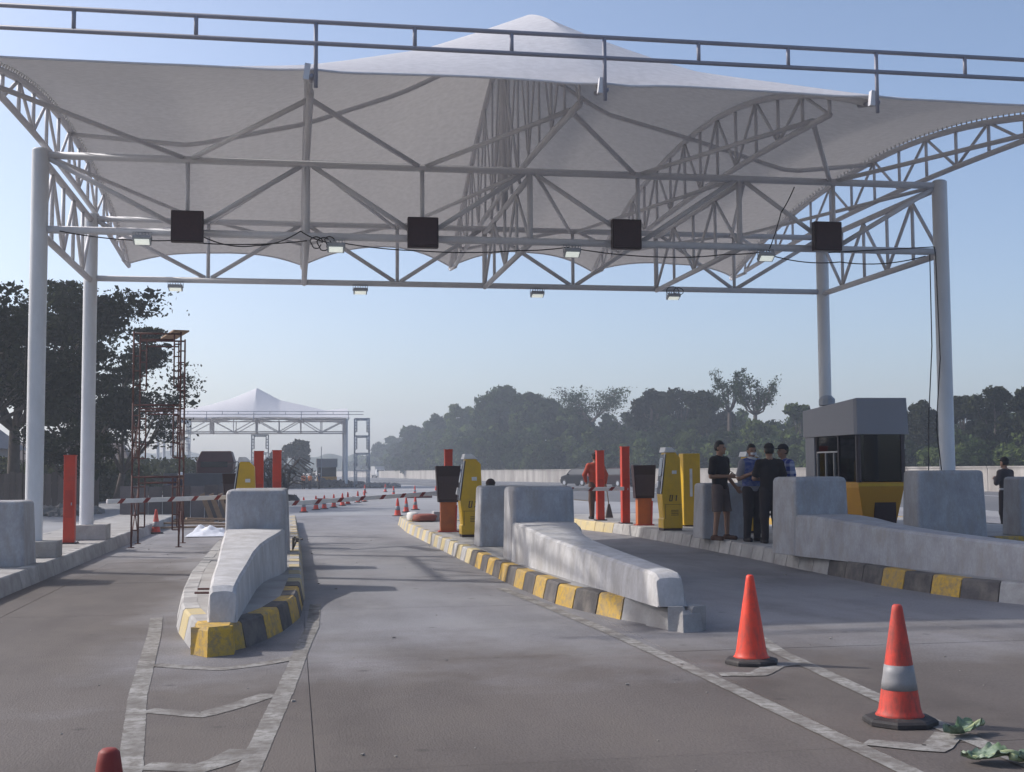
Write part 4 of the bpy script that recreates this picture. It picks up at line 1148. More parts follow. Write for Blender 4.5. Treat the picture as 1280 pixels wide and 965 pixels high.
bag((3.28, 32.0, 0.22), (0.62, 0.8, 0.20), BAGR, 'reddish brown sack on the rear end of the central island')
bag((3.02, 32.3, 0.22), (0.30, 0.7, 0.24), BAGW, 'white sack end beside the reddish brown sack')
o = build(MB().box((3.86, 32.6, 0.34), (0.6, 0.5, 0.24)), 'concrete_offcut', CONC, bevel=0.02); tag(o, 'pale concrete offcut behind the central orange totem', 'concrete offcut')
# cable ends at the rear right of narrow island barrier
mb = MB()
for k in range(6):
    a = random.uniform(0, 6.28)
    mb.path([(0.0, 20.9+0.1*k, 0.23), (0.02+0.06*math.cos(a), 20.9+0.1*k, 0.42), (0.06+0.10*math.cos(a), 20.8+0.1*k, 0.36+0.1*random.random())], 0.014, 5)
tag(build(mb, 'conduit_stubs', BLACK), 'black conduit stubs sticking up behind the narrow island barrier', 'conduit stubs')
# generator / site cabin behind the left lane, hoarding and tangled bars
t = thing('site_truck', (-3.6, 66, -0.02), 'dark red loader cab behind a grey steel container at left', 'site vehicle')
build(MB().span(-6.2, -2.6, 63.5, 67.5, 0.15, 1.45), 'container', mat('grey_container', (0.11, 0.105, 0.11), 0.7, 0.15, 3, 30), t, bevel=0.03)
cab_ = build(MB().loft([[(-4.7, 64.2, 1.45), (-2.95, 64.2, 1.45), (-2.95, 66.8, 1.45), (-4.7, 66.8, 1.45)], [(-4.7, 64.2, 2.05), (-2.9, 64.2, 2.05), (-2.9, 66.8, 2.05), (-4.7, 66.8, 2.05)], [(-4.5, 64.5, 2.55), (-3.05, 64.5, 2.55), (-3.05, 66.6, 2.55), (-4.5, 66.6, 2.55)]]), 'cab', mat('dark_red_cab', (0.085, 0.022, 0.022), 0.5, 0.2, 3, 30), t, bevel=0.04)
build(MB().span(-4.5, -3.2, 64.16, 64.19, 1.75, 2.02), 'window', DGLASS, cab_)
for x in (-5.6, -4.2, -3.1):
    build(MB().tube((x, 63.44, 0.35), (x, 63.8, 0.35), 0.38, 16), 'wheel', BLACK, t)
for i, x in enumerate(np.arange(-6.6, -2.0, 0.46)):
    pass
t = thing('site_hoarding', (-3.6, 40.2, -0.02), 'low grey hoarding of upright panels behind the left boom', 'hoarding')
for i, x in enumerate(np.arange(-5.0, -1.62, 0.42)):
    build(MB().box((x, 40.2+0.02*(i % 2), 0.54), (0.405, 0.04, 1.1+0.05*math.sin(i*2.3)), rz=0.02*math.sin(i)), 'panel', mat('hoarding_panel', (0.12, 0.105, 0.105), 0.85, 0.2, 3, 30, objvar=0.3), t)
build(MB().box((-3.3, 40.26, 0.85), (3.6, 0.05, 0.08)), 'rail', WOOD, t)
mb = MB()
for k in range(70):
    a = random.uniform(-0.9, 0.9); b = random.uniform(1.2, 2.7); x = random.uniform(-2.4, -0.2)
    mb.path([(x, 61+random.uniform(-0.8, 0.8), 0.1), (x+a*0.3, 61, b*0.6), (x+a*0.9, 61+random.uniform(-0.3, 0.3), b*0.82), (x+a*1.7, 61, b*random.uniform(0.55, 0.8))], 0.028, 5)
tag(build(mb, 'bent_bars', mat('bar_steel', (0.07, 0.055, 0.05), 0.8, 0.3, 4, 30)), 'tangle of bent reinforcing bars beside the dark red cab', 'reinforcing bars', kind='stuff')
heap('rubble', (-1.4, 61, 0.0), 1.5, 1.6, 1.25, 170, MATS['dark_spoil'], 'dark spoil heap under the bent reinforcing bars', 'rubble', 0.2, 0.6)
# board fence at the far left
t = thing('board_fence', (-13.0, 46, -0.05), 'dark upright board fence behind the front left posts', 'fence')
i = 0
for x in np.arange(-19.5, -7.9, 0.24):
    y = 56 - (x+19.5)*0.15
    build(MB().box((x, y, 0.75+0.05*math.sin(i*1.7)), (0.225, 0.03, 1.55), rz=-0.15+0.03*math.sin(i*3.1), rx=0.02*math.sin(i)), 'board', BOARD, t); i += 1
build(MB().tube((-19.5, 56.05, 1.1), (-7.9, 54.3, 1.1), 0.04, 6), 'rail', WOOD, t)
# house beyond the fence
t = thing('house', (-23.5, 82, -0.05), 'small grey-roofed house behind the trees at the left edge', 'house')
build(MB().span(-30.5, -17.6, 79, 87, -0.05, 3.2), 'wall', mat('house_wall', (0.20, 0.18, 0.17), 0.9, 0.15, 1, 20), t)
mb = MB(); mb.v = [(-31, 78.3, 3.0), (-17.2, 78.3, 3.0), (-17.2, 87.7, 3.0), (-31, 87.7, 3.0), (-29.5, 83, 5.3), (-19.4, 83, 5.3)]
mb.f = [(0, 1, 5, 4), (1, 2, 5), (2, 3, 4, 5), (3, 0, 4), (3, 2, 1, 0)]
build(mb, 'roof', mat('fibre_cement_roof', (0.16, 0.15, 0.16), 0.85, 0.15, 2, 20, stretch=(4, 0.5, 1)), t)
for x in (-27, -22):
    w_ = build(MB().span(x, x+1.4, 78.93, 79.03, 1.0, 2.2), 'window', DGLASS, t)
t = thing('house', (-17.0, 108, -0.05), 'far small house with dark gabled roof behind the left scaffold', 'house')
build(MB().span(-22.5, -13.5, 106, 111, -0.05, 2.6), 'wall', MATS['house_wall'], t)
mb = MB(); mb.v = [(-23, 105.4, 2.5), (-13, 105.4, 2.5), (-13, 111.6, 2.5), (-23, 111.6, 2.5), (-22, 108.5, 4.1), (-14, 108.5, 4.1)]
mb.f = [(0, 1, 5, 4), (1, 2, 5), (2, 3, 4, 5), (3, 0, 4), (3, 2, 1, 0)]
build(mb, 'roof', mat('dark_tiles', (0.09, 0.07, 0.065), 0.85, 0.15, 2, 20), t)

# ------------------------------------------------------------------ retaining wall along the highway
pts = [(47.5, 40), (44.4, 70), (43.8, 85), (40.6, 115.7), (33.2, 153), (27.5, 184), (23.5, 258), (17, 330), (10, 420), (-4, 560)]
t = thing('highway_wall', (40.6, 115.7, 0), 'long stained pale concrete wall along the far side of the highway', 'wall')
WALLM = mat('stained_wall', (0.34, 0.32, 0.30), 0.9, 0.2, 0.8, 12, dirt=(0.14, 0.12, 0.11), dirt_amt=0.8, dirt_scale=0.55, stretch=(1, 1, 0.25), objvar=0.1)
for a, b in zip(pts[:-1], pts[1:]):
    A, B = Vector((*a, 0)), Vector((*b, 0)); L = (B-A).length; n = max(1, int(round(L/6.0)))
    for k in range(n):
        p, q = A.lerp(B, k/n), A.lerp(B, (k+1)/n); d = (q-p).normalized(); c = (p+q)/2
        l = (q-p).length-0.06
        build(MB().box((c.x, c.y, 0.72), (l, 0.35, 1.56), rz=math.atan2(d.y, d.x)), 'wall_panel', WALLM, t)
        build(MB().box((c.x, c.y, 1.53), (l, 0.46, 0.10), rz=math.atan2(d.y, d.x)), 'coping', WALLM, t)
# distant booth, islands and traffic barricades
t = thing('toll_booth', (3.2, 125, 0), 'distant pale square toll booth under the far canopy', 'toll booth')
build(MB().span(2.3, 4.2, 124, 126.4, 0.0, 1.0), 'base', BOOTH_Y, t); build(MB().span(2.35, 4.15, 124.05, 126.35, 1.0, 1.9), 'window_band', DGLASS, t); build(MB().span(2.25, 4.25, 123.9, 126.5, 1.9, 2.75), 'roof_fascia', BOOTH, t)
build(MB().tube((2.7, 123.8, 0), (2.7, 123.8, 3.9), 0.04, 6), 'mast', GALV, t)
t = thing('toll_booth', (-1.7, 121, 0), 'distant dark brown booth left of the far workers', 'toll booth')
build(MB().span(-2.3, -1.0, 120.2, 122, 0.0, 1.2), 'base', MATS['dark_spoil'], t); build(MB().span(-2.3, -1.0, 120.2, 122, 1.2, 2.3), 'cabin', mat('brown_cabin', (0.13, 0.085, 0.07), 0.8), t)
for i, (x, y, w) in enumerate([(1.9, 66, 1.5), (3.9, 70, 1.4), (7.0, 71, 1.4), (9.7, 70, 1.4), (12.6, 68, 1.4)]):
    o = build(MB().box((x, y, 0.06), (w, 0.5, 0.13)), 'barricade', mat('barricade_maroon', (0.13, 0.03, 0.03), 0.7, 0.2, 4, 30), bevel=0.02)
    tag(o, 'low dark red barricade on the far pavement, %s from the left' % ('first', 'second', 'third', 'fourth', 'fifth')[i], 'barricade', 'low dark red barricades')

# ================================================================== VEHICLES
def mpv(loc, rz, lab, paint):
    x, y, z = 0, 0, 0
    t = thing('parked_car' if False else 'car', (0, 0, 0), lab, 'car', 'cars on the highway')
    # cross sections along y (front = +y); (y, half width, sill, belt, roof)
    def ring(yy, hw, z0, zb, zr, hr):
        return [(-hw*0.94, yy, z0), (-hw, yy, z0+0.22), (-hw, yy, zb-0.05), (-hw*0.96, yy, zb), (-hr, yy, zr-0.06), (-hr*0.9, yy, zr), (hr*0.9, yy, zr), (hr, yy, zr-0.06), (hw*0.96, yy, zb), (hw, yy, zb-0.05), (hw, yy, z0+0.22), (hw*0.94, yy, z0)]
    S = [(-2.10, 0.78, 0.30, 0.95, 0.98, 0.70), (-2.05, 0.83, 0.24, 1.05, 1.35, 0.68), (-1.90, 0.85, 0.22, 1.06, 1.66, 0.64), (-1.0, 0.86, 0.22, 1.06, 1.74, 0.66), (0.1, 0.86, 0.22, 1.05, 1.72, 0.66), (0.75, 0.86, 0.22, 1.04, 1.55, 0.66), (1.25, 0.85, 0.22, 1.02, 1.10, 0.72), (1.85, 0.82, 0.24, 0.92, 0.96, 0.70), (2.10, 0.74, 0.30, 0.78, 0.82, 0.66)]
    build(MB().loft([ring(*s) for s in S]), 'body', paint, t, smooth=True, bevel=0.0).data.set_sharp_from_angle(angle=R(32))
    for s in (-1, 1):
        mb = MB(); mb.v = [(s*0.845, -1.85, 1.10), (s*0.845, 0.95, 1.09), (s*0.69, 0.35, 1.60), (s*0.672, -1.75, 1.62), (s*0.855, -1.85, 1.10), (s*0.855, 0.95, 1.09), (s*0.70, 0.35, 1.60), (s*0.685, -1.75, 1.62)]
        mb.f = [(0, 1, 2, 3), (4, 7, 6, 5), (0, 4, 5, 1), (1, 5, 6, 2), (2, 6, 7, 3), (3, 7, 4, 0)]
        build(mb, 'side_window', CARGLASS, t)
        build(MB().box((s*0.74, -2.06, 1.12), (0.16, 0.10, 0.42)), 'tail_light', RED, t)
        build(MB().box((s*0.62, 2.04, 0.72), (0.30, 0.10, 0.14)), 'headlight', WHITEP, t)
        for yy in (-1.28, 1.32):
            w = build(MB().tube((s*0.72, yy, 0.31), (s*0.88, yy, 0.31), 0.31, 18), 'wheel', BLACK, t)
            build(MB().tube((s*0.86, yy, 0.31), (s*0.895, yy, 0.31), 0.19, 12), 'rim', GALV, w)
        build(MB().box((s*0.93, 0.72, 1.12), (0.16, 0.09, 0.13)), 'mirror', paint, t)
    build(MB().box((0, -2.02, 1.32), (1.20, 0.04, 0.44), rx=-0.30), 'rear_window', DGLASS, t)
    build(MB().box((0, 1.02, 1.32), (1.26, 0.03, 0.52), rx=0.85), 'windscreen', CARGLASS, t)
    build(MB().box((0, -2.12, 0.45), (1.5, 0.12, 0.20)), 'bumper', BLACK, t, bevel=0.03)
    build(MB().box((0, -2.10, 0.80), (0.44, 0.02, 0.12)), 'number_plate', BLACK, t)
    t.location = loc; t.rotation_euler = (0, 0, rz)
    return t
DCAR = mat('car_paint_dark', (0.010, 0.010, 0.013), 0.6, 0.05, 2, 20, spec=0.08)
DCAR2 = mat('car_paint_maroon', (0.022, 0.010, 0.012), 0.6, 0.05, 2, 20, spec=0.08)
mpv((27.35, 119.5, -0.04), R(28), 'dark people carrier on the highway left of the sweeper', DCAR)
mpv((28.9, 111.5, -0.04), R(24), 'dark maroon people carrier on the highway right of the sweeper', DCAR2)
# truck far away
t = thing('truck', (0, 0, 0), 'small box truck far down the highway below the wooded hill', 'truck')
build(MB().span(-1.15, 1.15, -1.0, 4.6, 0.75, 3.15), 'cargo_box', mat('cargo_grey', (0.30, 0.30, 0.31), 0.7), t, bevel=0.04)
cb = build(MB().loft([[(-1.05, -2.5, 0.5), (1.05, -2.5, 0.5), (1.05, -1.1, 0.5), (-1.05, -1.1, 0.5)], [(-1.05, -2.5, 1.4), (1.05, -2.5, 1.4), (1.05, -1.1, 1.4), (-1.05, -1.1, 1.4)], [(-0.95, -2.2, 2.4), (0.95, -2.2, 2.4), (0.95, -1.1, 2.4), (-0.95, -1.1, 2.4)]]), 'cab', WHITEP, t, bevel=0.04)
build(MB().box((0, -2.38, 1.88), (1.7, 0.04, 0.75), rx=-0.3), 'windscreen', DGLASS, cb)
for s in (-1, 1):
    for yy in (-1.8, 3.2):
        build(MB().tube((s*0.8, yy, 0.45), (s*1.12, yy, 0.45), 0.45, 14), 'wheel', BLACK, t)
    build(MB().box((s*0.8, -2.53, 0.75), (0.3, 0.06, 0.2)), 'headlight', WHITEP, t)
build(MB().span(-0.5, 0.5, -1.2, 4.5, 0.45, 0.78), 'chassis', BLACK, t)
t.location = (20.0, 300, -0.04); t.rotation_euler = (0, 0, R(6)); t.scale = (1.0, 1.0, 0.85)

# ================================================================== PEOPLE (implicit surfaces meshed with surface nets)
def surface_nets(F, org, h):
    s = F < 0
    nx, ny, nz = F.shape
    c = [s[i:nx-1+i, j:ny-1+j, k:nz-1+k] for i in (0, 1) for j in (0, 1) for k in (0, 1)]
    cnt = sum(x.astype(np.int8) for x in c)
    mixed = (cnt > 0) & (cnt < 8)
    acc = np.zeros((nx-1, ny-1, nz-1, 3)); num = np.zeros((nx-1, ny-1, nz-1))
    for ax in range(3):
        o1, o2 = [a for a in range(3) if a != ax]
        for a in (0, 1):
            for b in (0, 1):
                st = [0, 0, 0]; st[o1] = a; st[o2] = b
                en = list(st); en[ax] = 1
                f0 = F[st[0]:nx-1+st[0], st[1]:ny-1+st[1], st[2]:nz-1+st[2]]
                f1 = F[en[0]:nx-1+en[0], en[1]:ny-1+en[1], en[2]:nz-1+en[2]]
                cr = (f0 < 0) != (f1 < 0)
                t = np.where(cr, f0/np.where(cr, f0-f1, 1), 0)
                for d in range(3):
                    acc[..., d] += np.where(cr, (t if d == ax else st[d]), 0)
                num += cr
    idx = -np.ones(mixed.shape, dtype=np.int64); ii = np.argwhere(mixed)
    idx[mixed] = np.arange(len(ii))
    V = (ii + acc[mixed]/num[mixed][:, None])*h + org
    faces = []
    for ax in range(3):
        o1, o2 = (ax+1) % 3, (ax+2) % 3
        sl0 = [slice(None)]*3; sl1 = [slice(None)]*3
        sl0[ax] = slice(0, -1); sl1[ax] = slice(1, None)
        a, b = s[tuple(sl0)], s[tuple(sl1)]
        e = np.argwhere(a != b)
        sg = a[tuple(e.T)]
        ok = (e[:, o1] > 0) & (e[:, o2] > 0) & (e[:, o1] < F.shape[o1]-1) & (e[:, o2] < F.shape[o2]-1)
        e, sg = e[ok], sg[ok]
        def cell(d1, d2):
            q = e.copy(); q[:, o1] -= d1; q[:, o2] -= d2
            return idx[tuple(q.T)]
        q = np.stack([cell(1, 1), cell(0, 1), cell(0, 0), cell(1, 0)], 1)
        q[~sg] = q[~sg][:, ::-1]
        faces.append(q)
    return V, np.concatenate(faces)
def sd_cone(P, a, b, r1, r2, sy=1.0):
    a, b = np.array(a, float), np.array(b, float)
    Q = P*np.array([1, sy, 1]); a = a*np.array([1, sy, 1]); b = b*np.array([1, sy, 1])
    ab = b-a; t = np.clip(((Q-a)@ab)/max(1e-9, ab@ab), 0, 1)
    return (np.linalg.norm(Q-a-t[:, None]*ab, axis=1) - (r1+(r2-r1)*t))/ (1 if sy == 1 else 1.15)
def sd_ell(P, c, r):
    q = (P-np.array(c))/np.array(r); k0 = np.linalg.norm(q, axis=1); k1 = np.linalg.norm(q/np.array(r), axis=1)
    return k0*(k0-1)/np.maximum(k1, 1e-9)
def smin(a, b, k):
    h = np.clip(0.5+0.5*(b-a)/k, 0, 1)
    return b*(1-h)+a*h-k*h*(1-h)
def mesh_sdf(fn, lo, hi, h):
    lo, hi = np.array(lo)-2*h, np.array(hi)+2*h
    n = np.ceil((hi-lo)/h).astype(int)+1
    g = np.stack(np.meshgrid(*[lo[d]+h*np.arange(n[d]) for d in range(3)], indexing='ij'), -1)
    return surface_nets(fn(g.reshape(-1, 3)).reshape(n), lo, h)
def rotx(p, ang, pv):
    y, z = p[1]-pv[1], p[2]-pv[2]
    return (p[0], pv[1]+y*math.cos(ang)-z*math.sin(ang), pv[2]+y*math.sin(ang)+z*math.cos(ang))
def person(loc, rz, lab, skin, shirt, legs, hair_m, H=1.72, arms=None, feet=None, legwear='trousers', sleeve='short', cap=None, cap_m=None, vest=None,
           bend=0.0, squat=False, vox=0.0125, headyaw=0.0, shoe_m=None, belt=None, extras=None):
    J = dict(pel=(0, 0, .95), wai=(0, .005, 1.08), che=(0, 0, 1.28), upp=(0, .01, 1.39), nek=(0, .012, 1.45), nek2=(0, -.008, 1.54), hed=(0, -.018, 1.625))
    for s, n in ((-1, 'R'), (1, 'L')):
        J['sho'+n] = (s*.178, .005, 1.395); J['elb'+n] = (s*.235, .035, 1.12); J['wri'+n] = (s*.235, -.05, .885)
        J['hip'+n] = (s*.085, 0, .91); J['kne'+n] = (s*.10, -.02, .49); J['ank'+n] = (s*.105, .025, .085); J['toe'+n] = (s*.125, -.135, .035); J['hee'+n] = (s*.105, .055, .035)
    if arms:
        for n, (e, w) in arms.items(): J['elb'+n] = e; J['wri'+n] = w
    if feet:
        for n, (k, a) in feet.items():
            J['kne'+n] = k; J['ank'+n] = a; s = -1 if n == 'R' else 1
            J['toe'+n] = (a[0]+s*.02, a[1]-.16, .035); J['hee'+n] = (a[0], a[1]+.03, .035)
    if squat:
        dz = -.62
        for k in list(J):
            if k[:3] not in ('kne', 'ank', 'toe', 'hee'): J[k] = (J[k][0], J[k][1]+.22, J[k][2]+dz)
        for s, n in ((-1, 'R'), (1, 'L')): J['kne'+n] = (s*.18, -.20, .44)
    if bend:
        pv = J['pel']
        for k in ('wai', 'che', 'upp', 'nek', 'nek2', 'hed', 'shoR', 'shoL', 'elbR', 'elbL', 'wriR', 'wriL'):
            J[k] = rotx(J[k], bend*(0.6 if k == 'wai' else 1), pv)
        for s, n in ((-1, 'R'), (1, 'L')):
            sh = Vector(J['sho'+n]); J['elb'+n] = (sh.x, sh.y-.08, sh.z-.26); J['wri'+n] = (sh.x*0.8, sh.y-.20, sh.z-.47)
    k = H/1.72
    hc = Vector(J['hed']); hy = headyaw
    hr = Matrix.Rotation(hy, 3, 'Z')
    def hp(x, y, z):
        v = hr @ Vector((x, y, z)); return (hc.x+v.x, hc.y+v.y, hc.z+v.z)
    def torso(P, inf):
        d = sd_cone(P, J['pel'], J['wai'], .155+inf, .142+inf, 1.42)
        d = smin(d, sd_cone(P, J['wai'], J['che'], .142+inf, .165+inf, 1.45), .05)
        d = smin(d, sd_cone(P, J['che'], J['upp'], .165+inf, .11+inf, 1.45), .05)
        d = smin(d, sd_cone(P, J['shoR'], J['shoL'], .062+inf, .062+inf), .05)
        return d
    def arm(P, n, inf, part=(1, 1)):
        d = sd_cone(P, J['sho'+n], J['elb'+n], .056+inf, .042+inf) if part[0] == 1 else sd_cone(P, J['sho'+n], Vector(J['sho'+n]).lerp(Vector(J['elb'+n]), part[0]), .060+inf, .056+inf)
        if part[1]: d = smin(d, sd_cone(P, J['elb'+n], J['wri'+n], .041+inf, .028+inf*0.9), .02)
        return d
    def leg(P, n, inf, low=True, loose=0.0):
        d = sd_cone(P, J['hip'+n], J['kne'+n], .090+inf, .058+inf+loose)
        if low: d = smin(d, sd_cone(P, J['kne'+n], J['ank'+n], .056+inf+loose, .038+inf+loose), .03)
        return d
    def foot(P, n, inf):
        return smin(sd_cone(P, J['hee'+n], J['toe'+n], .038+inf, .032+inf), sd_cone(P, J['ank'+n], J['hee'+n], .036+inf, .036+inf), .03)
    def hand(P, n):
        e, w = Vector(J['elb'+n]), Vector(J['wri'+n]); d_ = (w-e).normalized()
        side = Vector((0, -1, 0)) if abs(d_.y) < 0.7 else Vector((0, 0, 1))
        lat = (side - d_*side.dot(d_)).normalized()          # across the palm, thumb side
        nrm = d_.cross(lat)*(1 if n == 'R' else -1)
        pe = w+d_*.085
        d = smin(sd_cone(P, w, pe-lat*.012, .026, .026), sd_cone(P, w, pe+lat*.016, .024, .025), .02)
        for i, L in enumerate((.068, .078, .073, .056)):
            a = pe+lat*(.030-.020*i); b = a+(d_+nrm*.25).normalized()*L*.5; c_ = b+(d_*0.75+nrm*.66).normalized()*L*.5
            d = np.minimum(d, sd_cone(P, a, b, .0105, .0098)); d = np.minimum(d, sd_cone(P, b, c_, .0098, .0085))
        a = w+d_*.025+lat*.022; b = a+(d_*.6+lat*.75).normalized()*.045; c_ = b+(d_*.9+nrm*.3+lat*.1).normalized()*.032
        d = smin(d, np.minimum(sd_cone(P, a, b, .013, .0115), sd_cone(P, b, c_, .0115, .0095)), .008)
        return d
    def body(P):
        d = torso(P, 0)
        for n in 'RL':
            d = smin(d, arm(P, n, 0), .03); d = smin(d, leg(P, n, 0), .04); d = smin(d, foot(P, n, -.004), .02)
        d = smin(d, sd_cone(P, J['nek'], J['nek2'], .056, .052), .03)
        P0, d0 = P, d
        nh = np.linalg.norm(P-np.array(hc), axis=1) < .26
        P, d = P[nh], d[nh]
        hd = sd_ell(P, hp(0, .012, .015), (.076, .096, .108))
        hd = smin(hd, sd_cone(P, hp(0, -.035, -.06), hp(0, -.062, -.085), .048, .030), .04)     # jaw and chin
        hd = smin(hd, sd_cone(P, hp(0, -.088, .005), hp(0, -.106, -.028), .008, .014), .012)     # nose
        for s in (-1, 1):
            hd = np.maximum(hd, -sd_ell(P, hp(s*.033, -.098, .006), (.022, .020, .013)))           # eye sockets
            hd = smin(hd, sd_ell(P, hp(s*.078, .010, -.008), (.012, .022, .032)), .008)           # ears
        hd = smin(hd, sd_cone(P, hp(-.02, -.086, -.052), hp(.02, -.086, -.052), .010, .010), .010)  # lips
        d = smin(d, hd, .025)
        d0[nh] = d; P, d = P0, d0
        for n in 'RL':
            near = np.linalg.norm(P-np.array(J['wri'+n]), axis=1) < .24
            d[near] = smin(d[near], hand(P[near], n), .010)
        return d
    pts = np.array(list(J.values())); lo, hi = pts.min(0)-.16, pts.max(0)+.16; lo[2] = -0.03
    for n in 'RL':
        wv = (Vector(J['wri'+n])-Vector(J['elb'+n])).normalized()*0.2+Vector(J['wri'+n]); lo = np.minimum(lo, np.array(wv)-.05); hi = np.maximum(hi, np.array(wv)+.05)
    lo[2] = -0.03
    HB = (np.array(J['hed'])-.24, np.array(J['hed'])+.24)
    root = thing('person', loc, lab, 'person', 'people at the toll plaza')
    def add(fn, name, m, vx=vox, box=None):
        l2, h2 = (lo, hi) if box is None else (np.maximum(lo, box[0]), np.minimum(hi, box[1]))
        V, F = mesh_sdf(fn, l2, h2, vx)
        V = V*k
        mb = MB(); mb.v = (V+np.array(loc)).tolist(); mb.f = F.tolist()
        return build(mb, name, m, root, smooth=True, origin=loc)
    add(body, 'body', skin)
    NL = np.array(J['nek']); up_v = (np.array(J['nek2'])-np.array(J['pel'])); up_v = up_v/np.linalg.norm(up_v); pelv = np.array(J['pel'])
    hgt = lambda P: (P-pelv)@up_v
    def f_shirt(P):
        d = torso(P, .016)
        for n in 'RL':
            d = smin(d, arm(P, n, .015, (1, 1) if sleeve == 'long' else (0.72, 0)), .03)
        h_ = hgt(P)
        d = np.maximum(d, -(h_+.055))
        d = np.maximum(d, -sd_cone(P, J['nek'], J['nek2'], .066, .066))
        return d
    add(f_shirt, 'shirt', shirt, box=(np.array([-9, -9, min(J['pel'][2], J['wriR'][2], J['wriL'][2])-.2]), np.array([9, 9, 9])))
    if vest:
        def f_vest(P):
            d = torso(P, .028); h_ = hgt(P)
            d = np.maximum(d, -(h_-.04)); d = np.maximum(d, np.abs(P[:, 0]-0)-.19)
            return np.maximum(d, -sd_cone(P, J['nek'], J['nek2'], .075, .08))
        add(f_vest, 'vest', vest)
    def f_legs(P):
        inf = .018 if legwear == 'shorts' else .014
        d = sd_cone(P, J['pel'], (J['pel'][0], J['pel'][1], J['pel'][2]+.06), .155+.010, .150+.010, 1.42)
        for n in 'RL': d = smin(d, leg(P, n, inf, True, .012 if legwear != 'shorts' else .014), .035 if legwear != 'shorts' else .018)
        d = np.maximum(d, hgt(P)-.085)
        if legwear == 'shorts': d = np.maximum(d, .50-P[:, 2])
        else: d = np.maximum(d, .055-P[:, 2])
        return d
    add(f_legs, 'shorts' if legwear == 'shorts' else 'trousers', legs, box=(np.array([-9, -9, -1]), np.array([9, 9, J['pel'][2]+.2])))
    if belt:
        def f_belt(P):
            d = sd_cone(P, J['pel'], J['wai'], .155+.024, .15+.024, 1.42); h_ = hgt(P)
            return np.maximum(d, np.abs(h_-.07)-.024)
        add(f_belt, 'belt', belt, min(vox, .011))
    if shoe_m:
        def f_shoe(P):
            d = np.minimum(foot(P, 'R', .008), foot(P, 'L', .008))
            return np.maximum(np.maximum(d, P[:, 2]-.10), -P[:, 2])
        add(f_shoe, 'shoes', shoe_m, box=(np.array([-9, -9, -1]), np.array([9, 9, .2])))
    def f_hair(P):
        d = sd_ell(P, hp(0, .018, .022), (.084, .104, .114))
        Q = (P-np.array(hc))
        f = np.array(hr @ Vector((0, -1, 0)))
        fr_ = Q@f
        cut = np.where(fr_ > .015, .050-Q[:, 2]+0.10*np.clip(fr_-.06, 0, 1), -.055-Q[:, 2])
        return np.maximum(d, cut)
    add(f_hair, 'hair', hair_m, box=HB)
    if cap:
        def f_cap(P):
            d = np.maximum(sd_ell(P, hp(0, .012, .035), (.094, .112, .108)), hc.z+.040-P[:, 2])
            br = sd_ell(P, hp(0, -.115, .045), (.078, .075, .012))
            return np.minimum(d, br) if cap == 'peak' else (np.minimum(d, sd_ell(P, hp(0, 0, .045), (.125, .145, .010))) if cap == 'helmet' else d)
        add(f_cap, 'helmet' if cap == 'helmet' else 'cap', cap_m, box=HB)
    if vox < .02:
        mb = MB()
        for s in (-1, 1):
            e = Vector(hp(s*.033, -.082, .006))*k+Vector(loc)
            mb.lathe((e.x, e.y, e.z-.008), [(.002, 0), (.009, .004), (.010, .008), (.009, .012), (.002, .016)], 8)
        build(mb, 'eyes', BLACK, root, smooth=True)
    if extras: extras(root, J, k, Vector(loc))
    root.rotation_euler = (0, 0, rz)
    return root
SKIN = mat('skin_tan', (0.30, 0.165, 0.105), 0.55, 0.08, 8, 60)
SKIN2 = mat('skin_brown', (0.24, 0.13, 0.085), 0.55, 0.08, 8, 60)
HAIR = mat('black_hair', (0.012, 0.010, 0.010), 0.5, 0.2, 40, 90)
BLK = mat('black_cotton', (0.016, 0.012, 0.014), 0.9, 0.2, 8, 60)
KHAKI = mat('grey_brown_cotton', (0.115, 0.085, 0.078), 0.9, 0.15, 8, 60)
GREYC = mat('grey_cotton', (0.20, 0.19, 0.21), 0.9, 0.15, 8, 60)
DARKT = mat('dark_trousers', (0.022, 0.017, 0.020), 0.9, 0.2, 8, 60)
BROWNT = mat('brown_trousers', (0.085, 0.045, 0.032), 0.9, 0.2, 8, 60)
BLUEV = mat('blue_vest', (0.035, 0.055, 0.20), 0.8, 0.2, 10, 60, dirt=(0.25, 0.28, 0.36), dirt_amt=0.6, dirt_scale=14)
ORSH = mat('orange_red_shirt', (0.34, 0.055, 0.028), 0.85, 0.15, 10, 60)
NAVY = mat('navy_cotton', (0.020, 0.018, 0.045), 0.9, 0.2, 8, 60)
UNI = mat('brown_grey_uniform', (0.055, 0.044, 0.046), 0.9, 0.15, 8, 60)
HIVIS = mat('orange_vest', (0.45, 0.13, 0.03), 0.8, 0.15, 8, 60)
MASK = mat('white_scarf', (0.50, 0.50, 0.52), 0.9, 0.1, 10, 60)
